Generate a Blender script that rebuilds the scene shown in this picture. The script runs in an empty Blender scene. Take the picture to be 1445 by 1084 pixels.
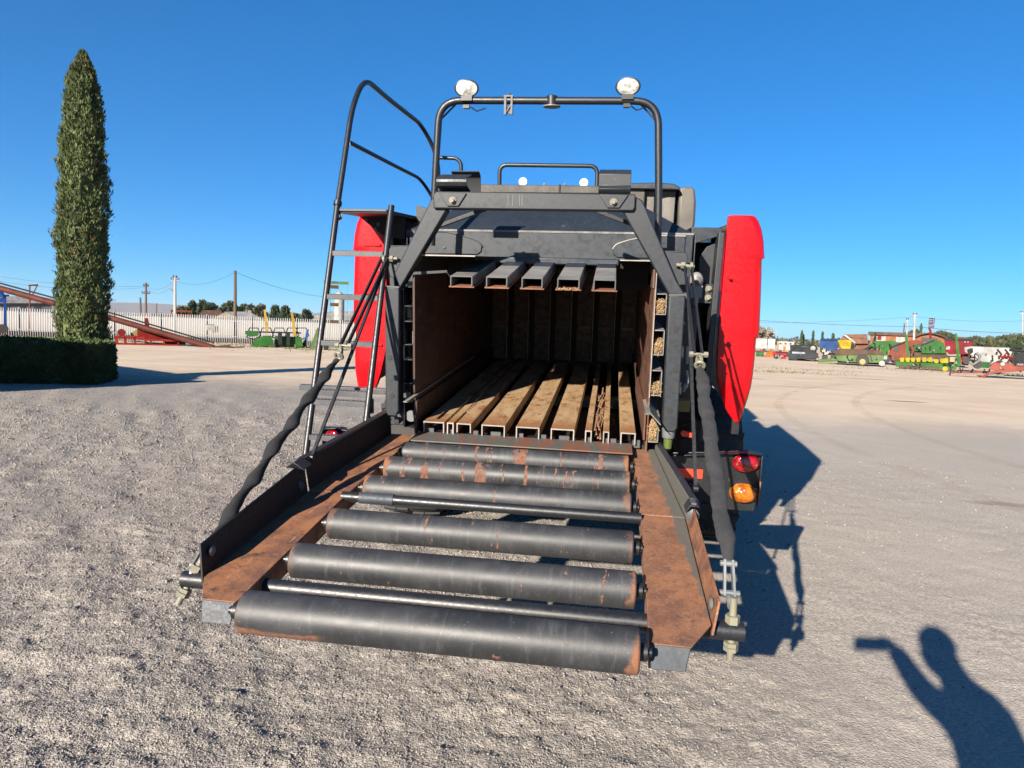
import bpy, bmesh, math, random
import numpy as np
from mathutils import Vector, Matrix, Euler
R = math.radians
rnd = random.Random(7)
sc = bpy.context.scene
col = sc.collection

# ------------------------------------------------------------------ camera, sky, sun, exposure
HB = 1.115                                  # height of the bale chamber's floor edge above the ground
ALPHA = 0.1045                              # the baler stands nose-up on its drawbar stand
CAM = Vector((.404, -3.47, 1.62)); FPX = 960.0; PW, PH = 1445.0, 1084.0
YAW, PITCH, ROLL = .1416, .078, .0371
cam_d = bpy.data.cameras.new('camera'); cam = bpy.data.objects.new('camera', cam_d); col.objects.link(cam)
cam_d.sensor_fit = 'HORIZONTAL'; cam_d.sensor_width = 36; cam_d.lens = 36 * FPX / PW
cam_d.clip_start = .02; cam_d.clip_end = 30000
_M = Matrix.Rotation(YAW, 3, 'Z') @ Matrix.Rotation(-PITCH, 3, 'X')
_cr, _sr = math.cos(ROLL), math.sin(ROLL)
_right = _M @ Vector((_cr, 0, _sr)); _up = _M @ Vector((-_sr, 0, _cr)); _fwd = _M @ Vector((0, 1, 0))
cam.matrix_world = Matrix(((_right.x, _up.x, -_fwd.x, CAM.x), (_right.y, _up.y, -_fwd.y, CAM.y), (_right.z, _up.z, -_fwd.z, CAM.z), (0, 0, 0, 1)))
sc.camera = cam
SUN = Vector((.33191, .87020, -.36413))     # direction the light travels
world = bpy.data.worlds.new('World'); sc.world = world; world.use_nodes = True
wn = world.node_tree; bg = wn.nodes['Background']
sky = wn.nodes.new('ShaderNodeTexSky'); sky.sky_type = 'NISHITA'; sky.sun_disc = False
sky.sun_elevation = R(21.35); sky.sun_rotation = math.atan2(-SUN.x, -SUN.y)
sky.altitude = 1800; sky.air_density = 1.0; sky.dust_density = 0; sky.ozone_density = 7.0
_hs = wn.nodes.new('ShaderNodeHueSaturation'); _hs.inputs['Saturation'].default_value = 1.15
_gm = wn.nodes.new('ShaderNodeGamma'); _gm.inputs[1].default_value = .8
_mx = wn.nodes.new('ShaderNodeMix'); _mx.data_type = 'RGBA'; _mx.blend_type = 'MULTIPLY'; _mx.inputs[0].default_value = 1; _mx.inputs[7].default_value = (.62, 1.22, 1.46, 1)
wn.links.new(sky.outputs[0], _hs.inputs['Color']); wn.links.new(_hs.outputs[0], _gm.inputs[0]); wn.links.new(_gm.outputs[0], _mx.inputs[6]); wn.links.new(_mx.outputs[2], bg.inputs[0])
bg.inputs[1].default_value = .0505
sun_d = bpy.data.lights.new('sun', 'SUN'); sun_d.energy = 5.0; sun_d.angle = R(.53); sun_d.color = (1, .905, .78)
sun = bpy.data.objects.new('sun', sun_d); col.objects.link(sun); sun.rotation_euler = SUN.to_track_quat('-Z', 'Y').to_euler()
sun.location = (-20, -40, 25)
sc.view_settings.view_transform = 'Standard'; sc.view_settings.look = 'None'
sc.view_settings.exposure = 1.59; sc.view_settings.gamma = 1; sc.view_settings.use_curve_mapping = False

# ------------------------------------------------------------------ pixel -> place helpers (used to measure distances)
def ray(px, py):
    a, b = px - PW / 2, py - PH / 2
    u, v = (a * _cr + b * _sr) / FPX, (-a * _sr + b * _cr) / FPX
    return _M @ Vector((u, 1, -v))
def ground_at(px, py):
    d = ray(px, py); return CAM + d * (-CAM.z / d.z)
def at(px, py, dist):
    d = ray(px, py); return CAM + d * (dist / math.hypot(d.x, d.y))

# ------------------------------------------------------------------ mesh helpers
class MB:
    def __init__(s): s.v = []; s.f = []
    def add(s, vs, fs):
        o = len(s.v); s.v += [tuple(p) for p in vs]; s.f += [tuple(i + o for i in q) for q in fs]; return s
    def box(s, x0, x1, y0, y1, z0, z1):
        return s.add([(x0, y0, z0), (x1, y0, z0), (x1, y1, z0), (x0, y1, z0), (x0, y0, z1), (x1, y0, z1), (x1, y1, z1), (x0, y1, z1)],
                     [(0, 3, 2, 1), (4, 5, 6, 7), (0, 1, 5, 4), (1, 2, 6, 5), (2, 3, 7, 6), (3, 0, 4, 7)])
    def hexa(s, p):    # eight corners: bottom four then top four (counter-clockwise)
        return s.add(p, [(0, 3, 2, 1), (4, 5, 6, 7), (0, 1, 5, 4), (1, 2, 6, 5), (2, 3, 7, 6), (3, 0, 4, 7)])
    def prism(s, poly, ax, a0, a1):
        n = len(poly)
        def P(q, a): return {'y': (q[0], a, q[1]), 'x': (a, q[0], q[1]), 'z': (q[0], q[1], a)}[ax]
        return s.add([P(q, a0) for q in poly] + [P(q, a1) for q in poly],
                     [tuple(range(n))[::-1], tuple(range(n, 2 * n))] + [(i, (i + 1) % n, (i + 1) % n + n, i + n) for i in range(n)])
    def bar(s, a, b, w, h, up=(0, 0, 1)):
        a, b = Vector(a), Vector(b); d = (b - a).normalized(); u = Vector(up)
        x = d.cross(u).normalized() * w / 2; z = x.cross(d).normalized() * h / 2
        return s.hexa([a - x - z, a + x - z, b + x - z, b - x - z, a - x + z, a + x + z, b + x + z, b - x + z])
    def tube(s, pts, r, n=10, cap=True, sq=1.0, twist=0.):
        pts = [Vector(p) for p in pts]; m = len(pts)
        rs = r if isinstance(r, (list, tuple)) else [r] * m
        vs = []; nrm = None
        for i, p in enumerate(pts):
            t = (pts[min(i + 1, m - 1)] - pts[max(i - 1, 0)]).normalized()
            if nrm is None:
                nrm = t.cross(Vector((0, 0, 1)) if abs(t.z) < .9 else Vector((0, 1, 0))).normalized()
            else:
                nrm = (nrm - t * nrm.dot(t)).normalized()
            bn = t.cross(nrm)
            for k in range(n):
                a = 2 * math.pi * k / n
                ca, sa = math.cos(a) * rs[i], math.sin(a) * rs[i] * sq; ct, st = math.cos(twist * i), math.sin(twist * i)
                vs.append(p + nrm * (ca * ct - sa * st) + bn * (ca * st + sa * ct))
        fs = [(i * n + k, i * n + (k + 1) % n, (i + 1) * n + (k + 1) % n, (i + 1) * n + k) for i in range(m - 1) for k in range(n)]
        if cap: fs += [tuple(range(n))[::-1], tuple(range((m - 1) * n, m * n))]
        return s.add(vs, fs)
    def lathe(s, prof, org, axis, n=24, sx=1.0, sy=1.0, up=(0, 0, 1)):
        org = Vector(org); ax = Vector(axis).normalized(); u = Vector(up)
        if abs(ax.dot(u)) > .95: u = Vector((0, 1, 0))
        x = ax.cross(u).normalized(); y = x.cross(ax)
        vs = [org + ax * h + x * (math.cos(2 * math.pi * k / n) * r * sx) + y * (math.sin(2 * math.pi * k / n) * r * sy) for r, h in prof for k in range(n)]
        m = len(prof)
        fs = [(i * n + k, i * n + (k + 1) % n, (i + 1) * n + (k + 1) % n, (i + 1) * n + k) for i in range(m - 1) for k in range(n)]
        fs += [tuple(range(n))[::-1], tuple(range((m - 1) * n, m * n))]
        return s.add(vs, fs)
    def loft(s, rings, cap=True, closed=True):
        n = len(rings[0]); vs = [p for r_ in rings for p in r_]
        kk = n if closed else n - 1
        fs = [(i * n + k, i * n + (k + 1) % n, (i + 1) * n + (k + 1) % n, (i + 1) * n + k) for i in range(len(rings) - 1) for k in range(kk)]
        if cap: fs += [tuple(range(n))[::-1], tuple(range((len(rings) - 1) * n, len(rings) * n))]
        return s.add(vs, fs)
    def sheet(s, prof, ax, a0, a1, t):
        """bent sheet metal: open profile in the plane across ax, given thickness t"""
        P = [Vector(p) for p in prof]; n = len(P); off = []
        for i in range(n):
            d = (P[min(i + 1, n - 1)] - P[max(i - 1, 0)]).normalized(); off.append(P[i] + Vector((-d.y, d.x)) * t)
        return s.prism([tuple(p) for p in P] + [tuple(p) for p in off[::-1]], ax, a0, a1)
    def ball(s, c, rx, ry=None, rz=None, n=14, m=9):
        ry = ry or rx; rz = rz or rx
        rings = []
        for i in range(m):
            t = math.pi * (i + .5) / m - math.pi / 2
            rings.append([(c[0] + rx * math.cos(t) * math.cos(2 * math.pi * k / n), c[1] + ry * math.cos(t) * math.sin(2 * math.pi * k / n), c[2] + rz * math.sin(t)) for k in range(n)])
        return s.loft(rings)
    def build(s, name, m, parent=None, smooth=True, bevel=0, fix=True):
        me = bpy.data.meshes.new(name); me.from_pydata(s.v, [], s.f)
        if fix:
            bm = bmesh.new(); bm.from_mesh(me); bmesh.ops.recalc_face_normals(bm, faces=bm.faces); bm.to_mesh(me); bm.free()
        me.materials.append(m)
        if smooth:
            me.polygons.foreach_set('use_smooth', [True] * len(me.polygons)); me.set_sharp_from_angle(angle=R(38))
        o = bpy.data.objects.new(name, me); col.objects.link(o); o.parent = parent
        if bevel:
            b = o.modifiers.new('edge', 'BEVEL'); b.width = bevel; b.segments = 2; b.limit_method = 'ANGLE'; b.angle_limit = R(40); b.harden_normals = False
        return o
def np_mesh(name, V, F, m, parent=None, smooth=False):
    """V (n,3), F (m,k) arrays"""
    me = bpy.data.meshes.new(name); k = F.shape[1]
    me.vertices.add(len(V)); me.vertices.foreach_set('co', np.ascontiguousarray(V, np.float32).ravel())
    me.loops.add(F.size); me.loops.foreach_set('vertex_index', np.ascontiguousarray(F, np.int32).ravel())
    me.polygons.add(len(F)); me.polygons.foreach_set('loop_start', np.arange(0, F.size, k, dtype=np.int32))
    me.polygons.foreach_set('loop_total', np.full(len(F), k, np.int32))
    if smooth: me.polygons.foreach_set('use_smooth', np.ones(len(F), bool))
    me.update(calc_edges=True); me.materials.append(m)
    o = bpy.data.objects.new(name, me); col.objects.link(o); o.parent = parent; return o
def fillet(pts, r, n=6):
    pts = [Vector(p) for p in pts]; out = [pts[0]]
    for i in range(1, len(pts) - 1):
        a, b, c = pts[i - 1], pts[i], pts[i + 1]; d1 = (a - b); d2 = (c - b)
        q = min(r, d1.length * .49, d2.length * .49); p1 = b + d1.normalized() * q; p2 = b + d2.normalized() * q
        for k in range(n + 1):
            t = k / n; out.append(p1 * (1 - t) ** 2 + b * 2 * t * (1 - t) + p2 * t * t)
    out.append(pts[-1]); return out
def tag(o, label=None, cat=None, group=None, kind=None):
    if label: o['label'] = label
    if cat: o['category'] = cat
    if group: o['group'] = group
    if kind: o['kind'] = kind
    return o
def empty(name, loc, label, cat, rot=(0, 0, 0), group=None):
    o = bpy.data.objects.new(name, None); col.objects.link(o); o.location = loc; o.rotation_euler = rot; o.empty_display_size = .2
    return tag(o, label, cat, group)

# ------------------------------------------------------------------ materials
ALB = .82          # every paint is a little darker than it looks: the picture is exposed for the dark machine
class NT:
    def __init__(s, name):
        s.m = bpy.data.materials.new(name); s.m.use_nodes = True; s.t = s.m.node_tree; s.b = s.t.nodes['Principled BSDF']
        s.co = s.t.nodes.new('ShaderNodeTexCoord').outputs['Object']
    def n(s, typ, ins=None, **pr):
        o = s.t.nodes.new(typ)
        for k, v in pr.items(): setattr(o, k, v)
        for k, v in (ins or {}).items():
            if isinstance(v, bpy.types.NodeSocket): s.t.links.new(v, o.inputs[k])
            else: o.inputs[k].default_value = v
        return o
    def set(s, k, v):
        if k == 'Base Color' and isinstance(v, bpy.types.NodeSocket): v = s.mix(1., v, (ALB, ALB, ALB), 'MULTIPLY')
        if isinstance(v, bpy.types.NodeSocket): s.t.links.new(v, s.b.inputs[k])
        else: s.b.inputs[k].default_value = v
    def noise(s, scale, detail=4, rough=.55, vec=None, dist=0, out='Fac'):
        return s.n('ShaderNodeTexNoise', {'Vector': vec or s.co, 'Scale': scale, 'Detail': detail, 'Roughness': rough, 'Distortion': dist}).outputs[out]
    def scaled(s, sx, sy, sz):
        return s.n('ShaderNodeMapping', {'Vector': s.co, 'Scale': (sx, sy, sz)}).outputs[0]
    def ramp(s, fac, lo, hi, a=0., b=1.):
        return s.n('ShaderNodeMapRange', {'Value': fac, 'From Min': lo, 'From Max': hi, 'To Min': a, 'To Max': b}, interpolation_type='SMOOTHSTEP').outputs[0]
    def mix(s, fac, a, b, blend='MIX'):
        o = s.t.nodes.new('ShaderNodeMix'); o.data_type = 'RGBA'; o.blend_type = blend
        for k, v in ((0, fac), (6, a), (7, b)):
            if isinstance(v, bpy.types.NodeSocket): s.t.links.new(v, o.inputs[k])
            else: o.inputs[k].default_value = (*v, 1) if isinstance(v, tuple) and len(v) == 3 else v
        return o.outputs[2]
    def math(s, op, a, b=0., c=None):
        o = s.t.nodes.new('ShaderNodeMath'); o.operation = op
        for i, v in enumerate((a, b) if c is None else (a, b, c)):
            if isinstance(v, bpy.types.NodeSocket): s.t.links.new(v, o.inputs[i])
            else: o.inputs[i].default_value = v
        return o.outputs[0]
    def bump(s, h, strength, dist=.01):
        s.set('Normal', s.n('ShaderNodeBump', {'Height': h, 'Strength': strength, 'Distance': dist}).outputs[0])
RUST = (.20, .062, .022); RUST2 = (.10, .034, .016)
def spec(m, v):
    m.node_tree.nodes['Principled BSDF'].inputs['Specular IOR Level'].default_value = v; return m
def painted(name, base, rough=.45, rust=.0, dust=.15, dustcol=(.22, .18, .14), metal=0., var=.25, chips=.0, bump=.05, sc_=6., coat=0.):
    n = NT(name); big = n.noise(sc_, 5, .6); fine = n.noise(sc_ * 14, 3, .6)
    c = n.mix(n.ramp(big, .3, .7), tuple(x * (1 - var) for x in base), tuple(min(1, x * (1 + var)) for x in base))
    if dust: c = n.mix(n.math('MULTIPLY', n.ramp(n.noise(sc_ * .7, 6, .7), .4, .75), dust), c, dustcol)
    if chips: c = n.mix(n.math('MULTIPLY', n.ramp(n.noise(sc_ * 5, 4, .75), .66, .70), chips), c, tuple(min(1, x * 3 + .1) for x in base))
    rg = n.ramp(fine, .2, .8, max(.05, rough - .1), min(1, rough + .12))
    if rust:
        m = n.ramp(n.math('ADD', n.math('MULTIPLY', big, .65), n.math('MULTIPLY', fine, .35)), .72 - rust * .45, .78 - rust * .40)
        c = n.mix(m, c, n.mix(fine, RUST2, RUST)); rg = n.math('MAXIMUM', rg, n.math('MULTIPLY', m, .85))
    n.set('Base Color', c); n.set('Roughness', rg); n.set('Metallic', metal)
    if coat: n.set('Coat Weight', coat); n.set('Coat Roughness', .08)
    if bump: n.bump(fine, bump, .004)
    return n.m
def plain(name, base, rough=.6, metal=0., var=.12, s_=3.):
    n = NT(name); f = n.noise(s_, 4, .6)
    n.set('Base Color', n.mix(f, tuple(x * (1 - var) for x in base), tuple(min(1, x * (1 + var)) for x in base))); n.set('Roughness', rough); n.set('Metallic', metal)
    return n.m
def rusty(name, a, b, c, rough=.8, sc_=9., streak=(1, .25, 1), bump=.25, scratch=.0):
    n = NT(name); v = n.scaled(*streak); f1 = n.noise(sc_, 6, .65, v); f2 = n.noise(sc_ * 9, 4, .7, v); f3 = n.noise(sc_ * .4, 3, .5)
    k = n.mix(n.ramp(f1, .35, .65), a, b); k = n.mix(n.ramp(f2, .5, .75), k, c); k = n.mix(n.math('MULTIPLY', n.ramp(f3, .5, .8), .5), k, tuple(x * .5 for x in a))
    if scratch: k = n.mix(n.math('MULTIPLY', n.ramp(n.noise(sc_ * 3, 2, .5, n.scaled(6, .15, 6)), .62, .68), scratch), k, (.3, .2, .1))
    n.set('Base Color', k); n.set('Roughness', n.ramp(f2, .2, .8, rough - .15, min(1, rough + .1))); n.bump(f2, bump, .004)
    return n.m
M = {}
M['frame'] = painted('grey_black_machine_paint', (.015, .0185, .0235), .50, 0, .05, (.04, .04, .04), chips=.2, var=.12, sc_=3)
M['hood'] = painted('hood_paint', (.0145, .0195, .027), .44, 0, .07, (.04, .042, .046), chips=.2, var=.12, sc_=2, bump=.015)
M['black'] = painted('satin_black_paint', (.009, .010, .012), .42, 0, .2, (.05, .045, .04), chips=.2)
M['tube'] = painted('black_tube_paint', (.010, .011, .014), .42, 0, .1, (.05, .045, .04), bump=.02)
M['worn_edge'] = painted('worn_bare_edge', (.30, .27, .24), .5, .2, .3, metal=.2)
M['red'] = painted('red_panel_paint', (.50, .0015, .006), .36, 0, .0, var=.04, bump=.0, coat=.3)
spec(M['red'], .22)
M['stripe'] = plain('black_stripe', (.012, .008, .008), .35)
M['tine'] = None
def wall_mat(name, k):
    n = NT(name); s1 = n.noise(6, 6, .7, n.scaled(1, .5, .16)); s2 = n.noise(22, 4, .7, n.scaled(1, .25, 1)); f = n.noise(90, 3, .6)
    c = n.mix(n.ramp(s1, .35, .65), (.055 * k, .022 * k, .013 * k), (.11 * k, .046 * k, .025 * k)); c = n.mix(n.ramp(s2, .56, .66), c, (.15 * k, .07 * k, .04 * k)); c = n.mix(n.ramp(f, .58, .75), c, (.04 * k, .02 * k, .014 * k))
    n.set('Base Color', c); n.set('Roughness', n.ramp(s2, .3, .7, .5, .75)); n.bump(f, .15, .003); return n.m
M['chamber_shaded'] = wall_mat('chamber_wall_shaded_streaks', .42); M['chamber'] = wall_mat('chamber_wall_rust_streaks', 1.15)  # left walls: the same streaked rust, darkened to paint in their shade
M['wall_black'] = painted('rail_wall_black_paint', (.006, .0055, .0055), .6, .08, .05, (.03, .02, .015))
M['clip'] = painted('dark_clip', (.05, .05, .05), .4, 0, .3, chips=.5)
M['sleeve_shaded'] = rusty('black_sleeve_shaded', (.008, .008, .009), (.014, .014, .015), (.006, .006, .006), .95, 25, (1, 1, 1), .4)  # left strap: the sleeve fabric again with shade put into its colour
M['toptine'] = painted('channel_grey', (.165, .16, .148), .5, .12, .4, (.2, .19, .17))
M['rust_lip'] = rusty('rust_lip', (.16, .06, .03), (.22, .09, .045), (.1, .04, .02))
def ledge_mat():
    n = NT('chute_rail_patchy_rust'); f1 = n.noise(7, 7, .7); f2 = n.noise(80, 4, .7); f3 = n.noise(14, 6, .75, n.scaled(1, .9, 1))
    c = n.mix(n.ramp(f1, .36, .62), (.115, .050, .030), (.26, .105, .042)); c = n.mix(n.ramp(f3, .54, .66), c, (.060, .036, .028)); c = n.mix(n.ramp(f2, .55, .78), c, (.30, .165, .095))
    c = n.mix(n.math('MULTIPLY', n.ramp(n.noise(24, 3, .6, n.scaled(3, .25, 3)), .64, .68), .6), c, (.36, .25, .16))
    n.set('Base Color', c); n.set('Roughness', n.ramp(f3, .4, .7, .85, .6)); n.bump(f2, .4, .004)
    return n.m
M['ledge'] = ledge_mat()
M['straw'] = rusty('straw', (.27, .17, .08), (.36, .245, .13), (.13, .08, .042), .9, 14, (1, 1, 1), .5)
M['debris'] = rusty('bale_debris', (.24, .12, .06), (.32, .18, .10), (.14, .07, .04), .9, 20, (1, 1, 1), .4)
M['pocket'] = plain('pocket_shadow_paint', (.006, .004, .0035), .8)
M['steel'] = painted('zinc_steel', (.13, .14, .145), .5, .12, .3, metal=.2)
M['zincyellow'] = painted('yellow_zinc', (.45, .43, .30), .4, .1, .2, metal=.5)
M['dullzinc'] = painted('dull_yellow_zinc', (.16, .155, .11), .55, .1, .3)
M['matt'] = plain('matt_black_plate', (.012, .013, .015), .75)
M['sleeve'] = rusty('strap_sleeve_fabric', (.018, .018, .020), (.028, .028, .030), (.012, .012, .013), .95, 25, (1, 1, 1), .4)
M['rubber'] = rusty('tyre_rubber', (.020, .020, .020), (.03, .028, .026), (.045, .041, .036), .85, 12, (1, 1, 1), .2)
M['tank'] = painted('grey_tan_plastic_cover', (.085, .075, .062), .55, 0, .3, (.16, .14, .12))
M['roof'] = painted('dusty_roof_sheet', (.045, .040, .034), .6, 0, .5, (.11, .095, .08))
M['dark'] = plain('dark_interior_steel', (.012, .010, .009), .7)
M['step'] = painted('ladder_tread_steel', (.055, .058, .063), .5, .05, .3, (.14, .13, .12))
M['lamp_rim'] = plain('lamp_rim_black', (.012, .012, .013), .4)
M['redreflect'] = plain('red_reflective_tape', (.75, .05, .02), .4)
M['green_cap'] = plain('olive_cap', (.07, .095, .012), .6); M['yellow_cap'] = plain('yellow_block', (.16, .12, .02), .6)
M['blue_edge'] = painted('worn_blue_grey_edge', (.028, .037, .048), .6, .36, .2, (.10, .08, .06))
def lens(name, c, rough=.12, tr=.0):
    n = NT(name); v = n.n('ShaderNodeTexVoronoi', {'Vector': n.co, 'Scale': 110.}).outputs['Distance']
    n.set('Base Color', n.mix(n.ramp(n.noise(26, 3, .6), .35, .65), tuple(x * .38 for x in c), c)); n.set('Roughness', rough); n.set('Coat Weight', 1.); n.set('Coat Roughness', .03); n.bump(v, .5, .004)
    return n.m
M['lens_white'] = lens('clear_ribbed_lens', (.62, .62, .58)); M['lens_red'] = lens('red_lens', (.40, .003, .007)); M['lens_amber'] = lens('amber_lens', (.60, .15, .004))
def tine_mat():
    n = NT('floor_channel_worn_rust'); y = n.n('ShaderNodeSeparateXYZ', {0: n.co}).outputs[1]
    lng = n.noise(6, 6, .7, n.scaled(2.2, .7, 2.2)); f1 = n.noise(11, 6, .7, n.scaled(1.3, .8, 1.3)); f2 = n.noise(110, 3, .6)
    c = n.mix(n.ramp(lng, .35, .65), (.31, .195, .100), (.43, .30, .17))
    c = n.mix(n.ramp(f1, .50, .62), c, (.22, .095, .036)); c = n.mix(n.math('MULTIPLY', n.ramp(n.noise(30, 3, .6, n.scaled(5, .12, 5)), .6, .66), .6), c, (.42, .33, .22))
    c = n.mix(n.math('MULTIPLY', n.ramp(n.math('ADD', y, n.math('MULTIPLY', n.math('SUBTRACT', f1, .5), .5)), .02, .24, 1., 0.), .75), c, (.23, .088, .026))
    c = n.mix(n.ramp(f2, .55, .8), c, (.11, .055, .03)); n.set('Base Color', c); n.set('Roughness', n.ramp(lng, .3, .7, .65, .45)); n.bump(f2, .2, .003)
    return n.m
M['tine'] = tine_mat()
def roller_mat(name='roller_black_paint_worn_rusty', th=.625, low=False):
    n = NT(name); x = n.n('ShaderNodeSeparateXYZ', {0: n.co}).outputs[0]
    oi = n.n('ShaderNodeObjectInfo').outputs['Random']
    v = n.n('ShaderNodeVectorMath', {0: n.co, 1: n.n('ShaderNodeCombineXYZ', {0: n.math('MULTIPLY', oi, 40.)}).outputs[0]}, operation='ADD').outputs[0]
    big = n.noise(5, 6, .65, v); fine = n.noise(70, 4, .6, v); band = n.noise(7, 4, .7, n.n('ShaderNodeMapping', {'Vector': v, 'Scale': (2.6, .3, .3)}).outputs[0])
    scr = n.noise(14, 5, .75, n.n('ShaderNodeMapping', {'Vector': v, 'Scale': (3.5, .6, .6)}).outputs[0])
    c = n.mix(n.ramp(big, .35, .7), (.017, .018, .020), (.036, .037, .039))
    c = n.mix(n.math('MULTIPLY', n.ramp(scr, .50, .72), .5), c, (.075, .080, .086))            # paint rubbed to bluish steel
    c = n.mix(n.math('MULTIPLY', n.ramp(n.noise(160, 2, .5, v), .70, .74), .5), c, (.2, .18, .15))  # specks of dust
    e = n.math('ABSOLUTE', n.math('ADD', x, .041))
    end = n.math('MULTIPLY', n.ramp(n.math('ADD', e, n.math('MULTIPLY', n.math('SUBTRACT', n.noise(9, 5, .75, v), .5), .16)), .530, .552), n.ramp(n.noise(2.5, 2, .5, v), .38, .5, .25, 1.))
    patch = n.ramp(n.math('ADD', n.math('MULTIPLY', band, .8), n.math('MULTIPLY', fine, .2)), th, th + .035)
    if low: patch = n.math('MAXIMUM', patch, n.math('MULTIPLY', n.ramp(n.math('ADD', n.n('ShaderNodeSeparateXYZ', {0: n.co}).outputs[2], n.math('MULTIPLY', n.math('SUBTRACT', big, .5), .05)), -.148, -.160), n.ramp(n.math('ADD', x, n.math('MULTIPLY', band, .2)), -.20, -.26)))
    spots = n.ramp(n.noise(26, 2, .5, v), .745, .76)
    m = n.math('MAXIMUM', n.math('MAXIMUM', n.math('MULTIPLY', end, .9), patch), spots)
    rc = n.mix(n.ramp(fine, .3, .7), (.11, .042, .024), (.19, .085, .05)); rc = n.mix(n.math('MULTIPLY', end, .45), rc, (.26, .105, .03))
    n.set('Base Color', n.mix(m, c, rc)); n.set('Roughness', n.math('ADD', n.math('MULTIPLY', m, .4), n.ramp(big, .3, .7, .47, .58))); n.bump(fine, .12, .003)
    return n.m
M['roller'] = roller_mat(th=.618); M['roller_banded'] = roller_mat('roller_rust_banded', .556); M['roller_low'] = roller_mat('roller_rusty_underside', .64, True)
def plate_mat():
    n = NT('hinge_plate_worn_paint'); band = n.noise(9, 5, .7, n.scaled(1.5, .35, .35)); fine = n.noise(60, 4, .6)
    c = n.mix(fine, (.06, .058, .054), (.11, .105, .095)); m = n.ramp(n.math('ADD', n.math('MULTIPLY', band, .85), n.math('MULTIPLY', fine, .15)), .505, .53)
    n.set('Base Color', n.mix(m, c, n.mix(fine, (.12, .048, .027), (.19, .085, .050)))); n.set('Roughness', .6); n.bump(fine, .2, .003)
    return n.m
M['plate'] = plate_mat()
def rail_mat():    # rust worn by bales on the inner side, dusty grey paint left on the outer side
    n = NT('chute_rail_two_tone'); sx = n.n('ShaderNodeSeparateXYZ', {0: n.co}); x, y = sx.outputs[0], sx.outputs[1]
    f1 = n.noise(12, 6, .7); f2 = n.noise(90, 4, .7)
    lim = n.math('ADD', n.math('ADD', x, n.math('MULTIPLY', y, .07)), n.math('MULTIPLY', n.math('SUBTRACT', f1, .5), .08))
    rust = n.mix(n.ramp(f1, .36, .64), (.25, .108, .050), (.14, .060, .032)); rust = n.mix(n.ramp(n.noise(17, 5, .75), .56, .68), rust, (.075, .050, .040)); rust = n.mix(n.ramp(f2, .5, .75), rust, (.29, .155, .09))
    grey = n.mix(f2, (.055, .050, .042), (.13, .12, .10))
    n.set('Base Color', n.mix(n.ramp(lim, .606, .622), rust, grey)); n.set('Roughness', .8); n.bump(f2, .4, .004)
    return n.m
M['rail_right'] = rail_mat()
def foliage(name, a, b, yellow=None):
    n = NT(name); g = n.n('ShaderNodeNewGeometry').outputs['Random Per Island']; f = n.noise(1.6, 4)
    c = n.mix(g, a, b); c = n.mix(n.ramp(f, .4, .7), c, tuple(x * .75 for x in a))
    if yellow: c = n.mix(n.ramp(n.math('ADD', n.math('MULTIPLY', g, .4), f), .93, .97), c, yellow)
    n.set('Base Color', c); n.set('Roughness', .65); n.set('Specular IOR Level', .25)
    return n.m
M['cypress'] = foliage('cypress_foliage', (.050, .074, .022), (.13, .155, .055), (.25, .17, .07))
M['hedge'] = foliage('hedge_foliage', (.035, .06, .018), (.085, .12, .035))
M['conifer'] = foliage('conifer_foliage', (.035, .055, .025), (.075, .095, .045))
M['scrub'] = foliage('broadleaf_foliage', (.05, .06, .03), (.11, .11, .06)); M['twig'] = foliage('bare_twigs', (.20, .17, .13), (.28, .24, .19))
M['bark'] = rusty('bark', (.10, .07, .05), (.14, .10, .07), (.06, .045, .035), .9)
M['wood_pole'] = rusty('creosoted_pole_wood', (.085, .052, .036), (.11, .07, .05), (.05, .03, .02), .85, 5, (4, 4, .2))
M['grey_pole'] = plain('weathered_grey_pole', (.30, .29, .27), .8); M['wire'] = plain('wire', (.06, .065, .075), .5)

# ------------------------------------------------------------------ ground, sky-side terrain
_lat = np.random.RandomState(3).rand(512, 512)
def vnoise(x, y, cell, seed=0):
    u = x / cell + seed * 37.17; v = y / cell + seed * 91.3
    iu = np.floor(u).astype(np.int64); iv = np.floor(v).astype(np.int64); fu = u - iu; fv = v - iv
    fu = fu * fu * (3 - 2 * fu); fv = fv * fv * (3 - 2 * fv); g = lambda a, b: _lat[a % 512, b % 512]
    return (g(iu, iv) * (1 - fu) + g(iu + 1, iv) * fu) * (1 - fv) + (g(iu, iv + 1) * (1 - fu) + g(iu + 1, iv + 1) * fu) * fv - .5
def sstep(t, a, b):
    t = np.clip((t - a) / (b - a), 0, 1); return t * t * (3 - 2 * t)
def grow(start, step, k, end):
    o = [start]; s_ = step
    while o[-1] < end: s_ *= k; o.append(o[-1] + s_)
    return np.array(o)
def rough_of(x, y):       # loose raked gravel on the left and in front, rolled fine gravel on the right
    w = x - 1.0 - .30 * (-1.2 - y) + .5 * vnoise(x, y, .9, 5)
    r_ = 1 - sstep(w, -.5, .9) * .82
    return np.clip(r_ - .25 * sstep(y, 4, 10), 0, 1)
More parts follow.
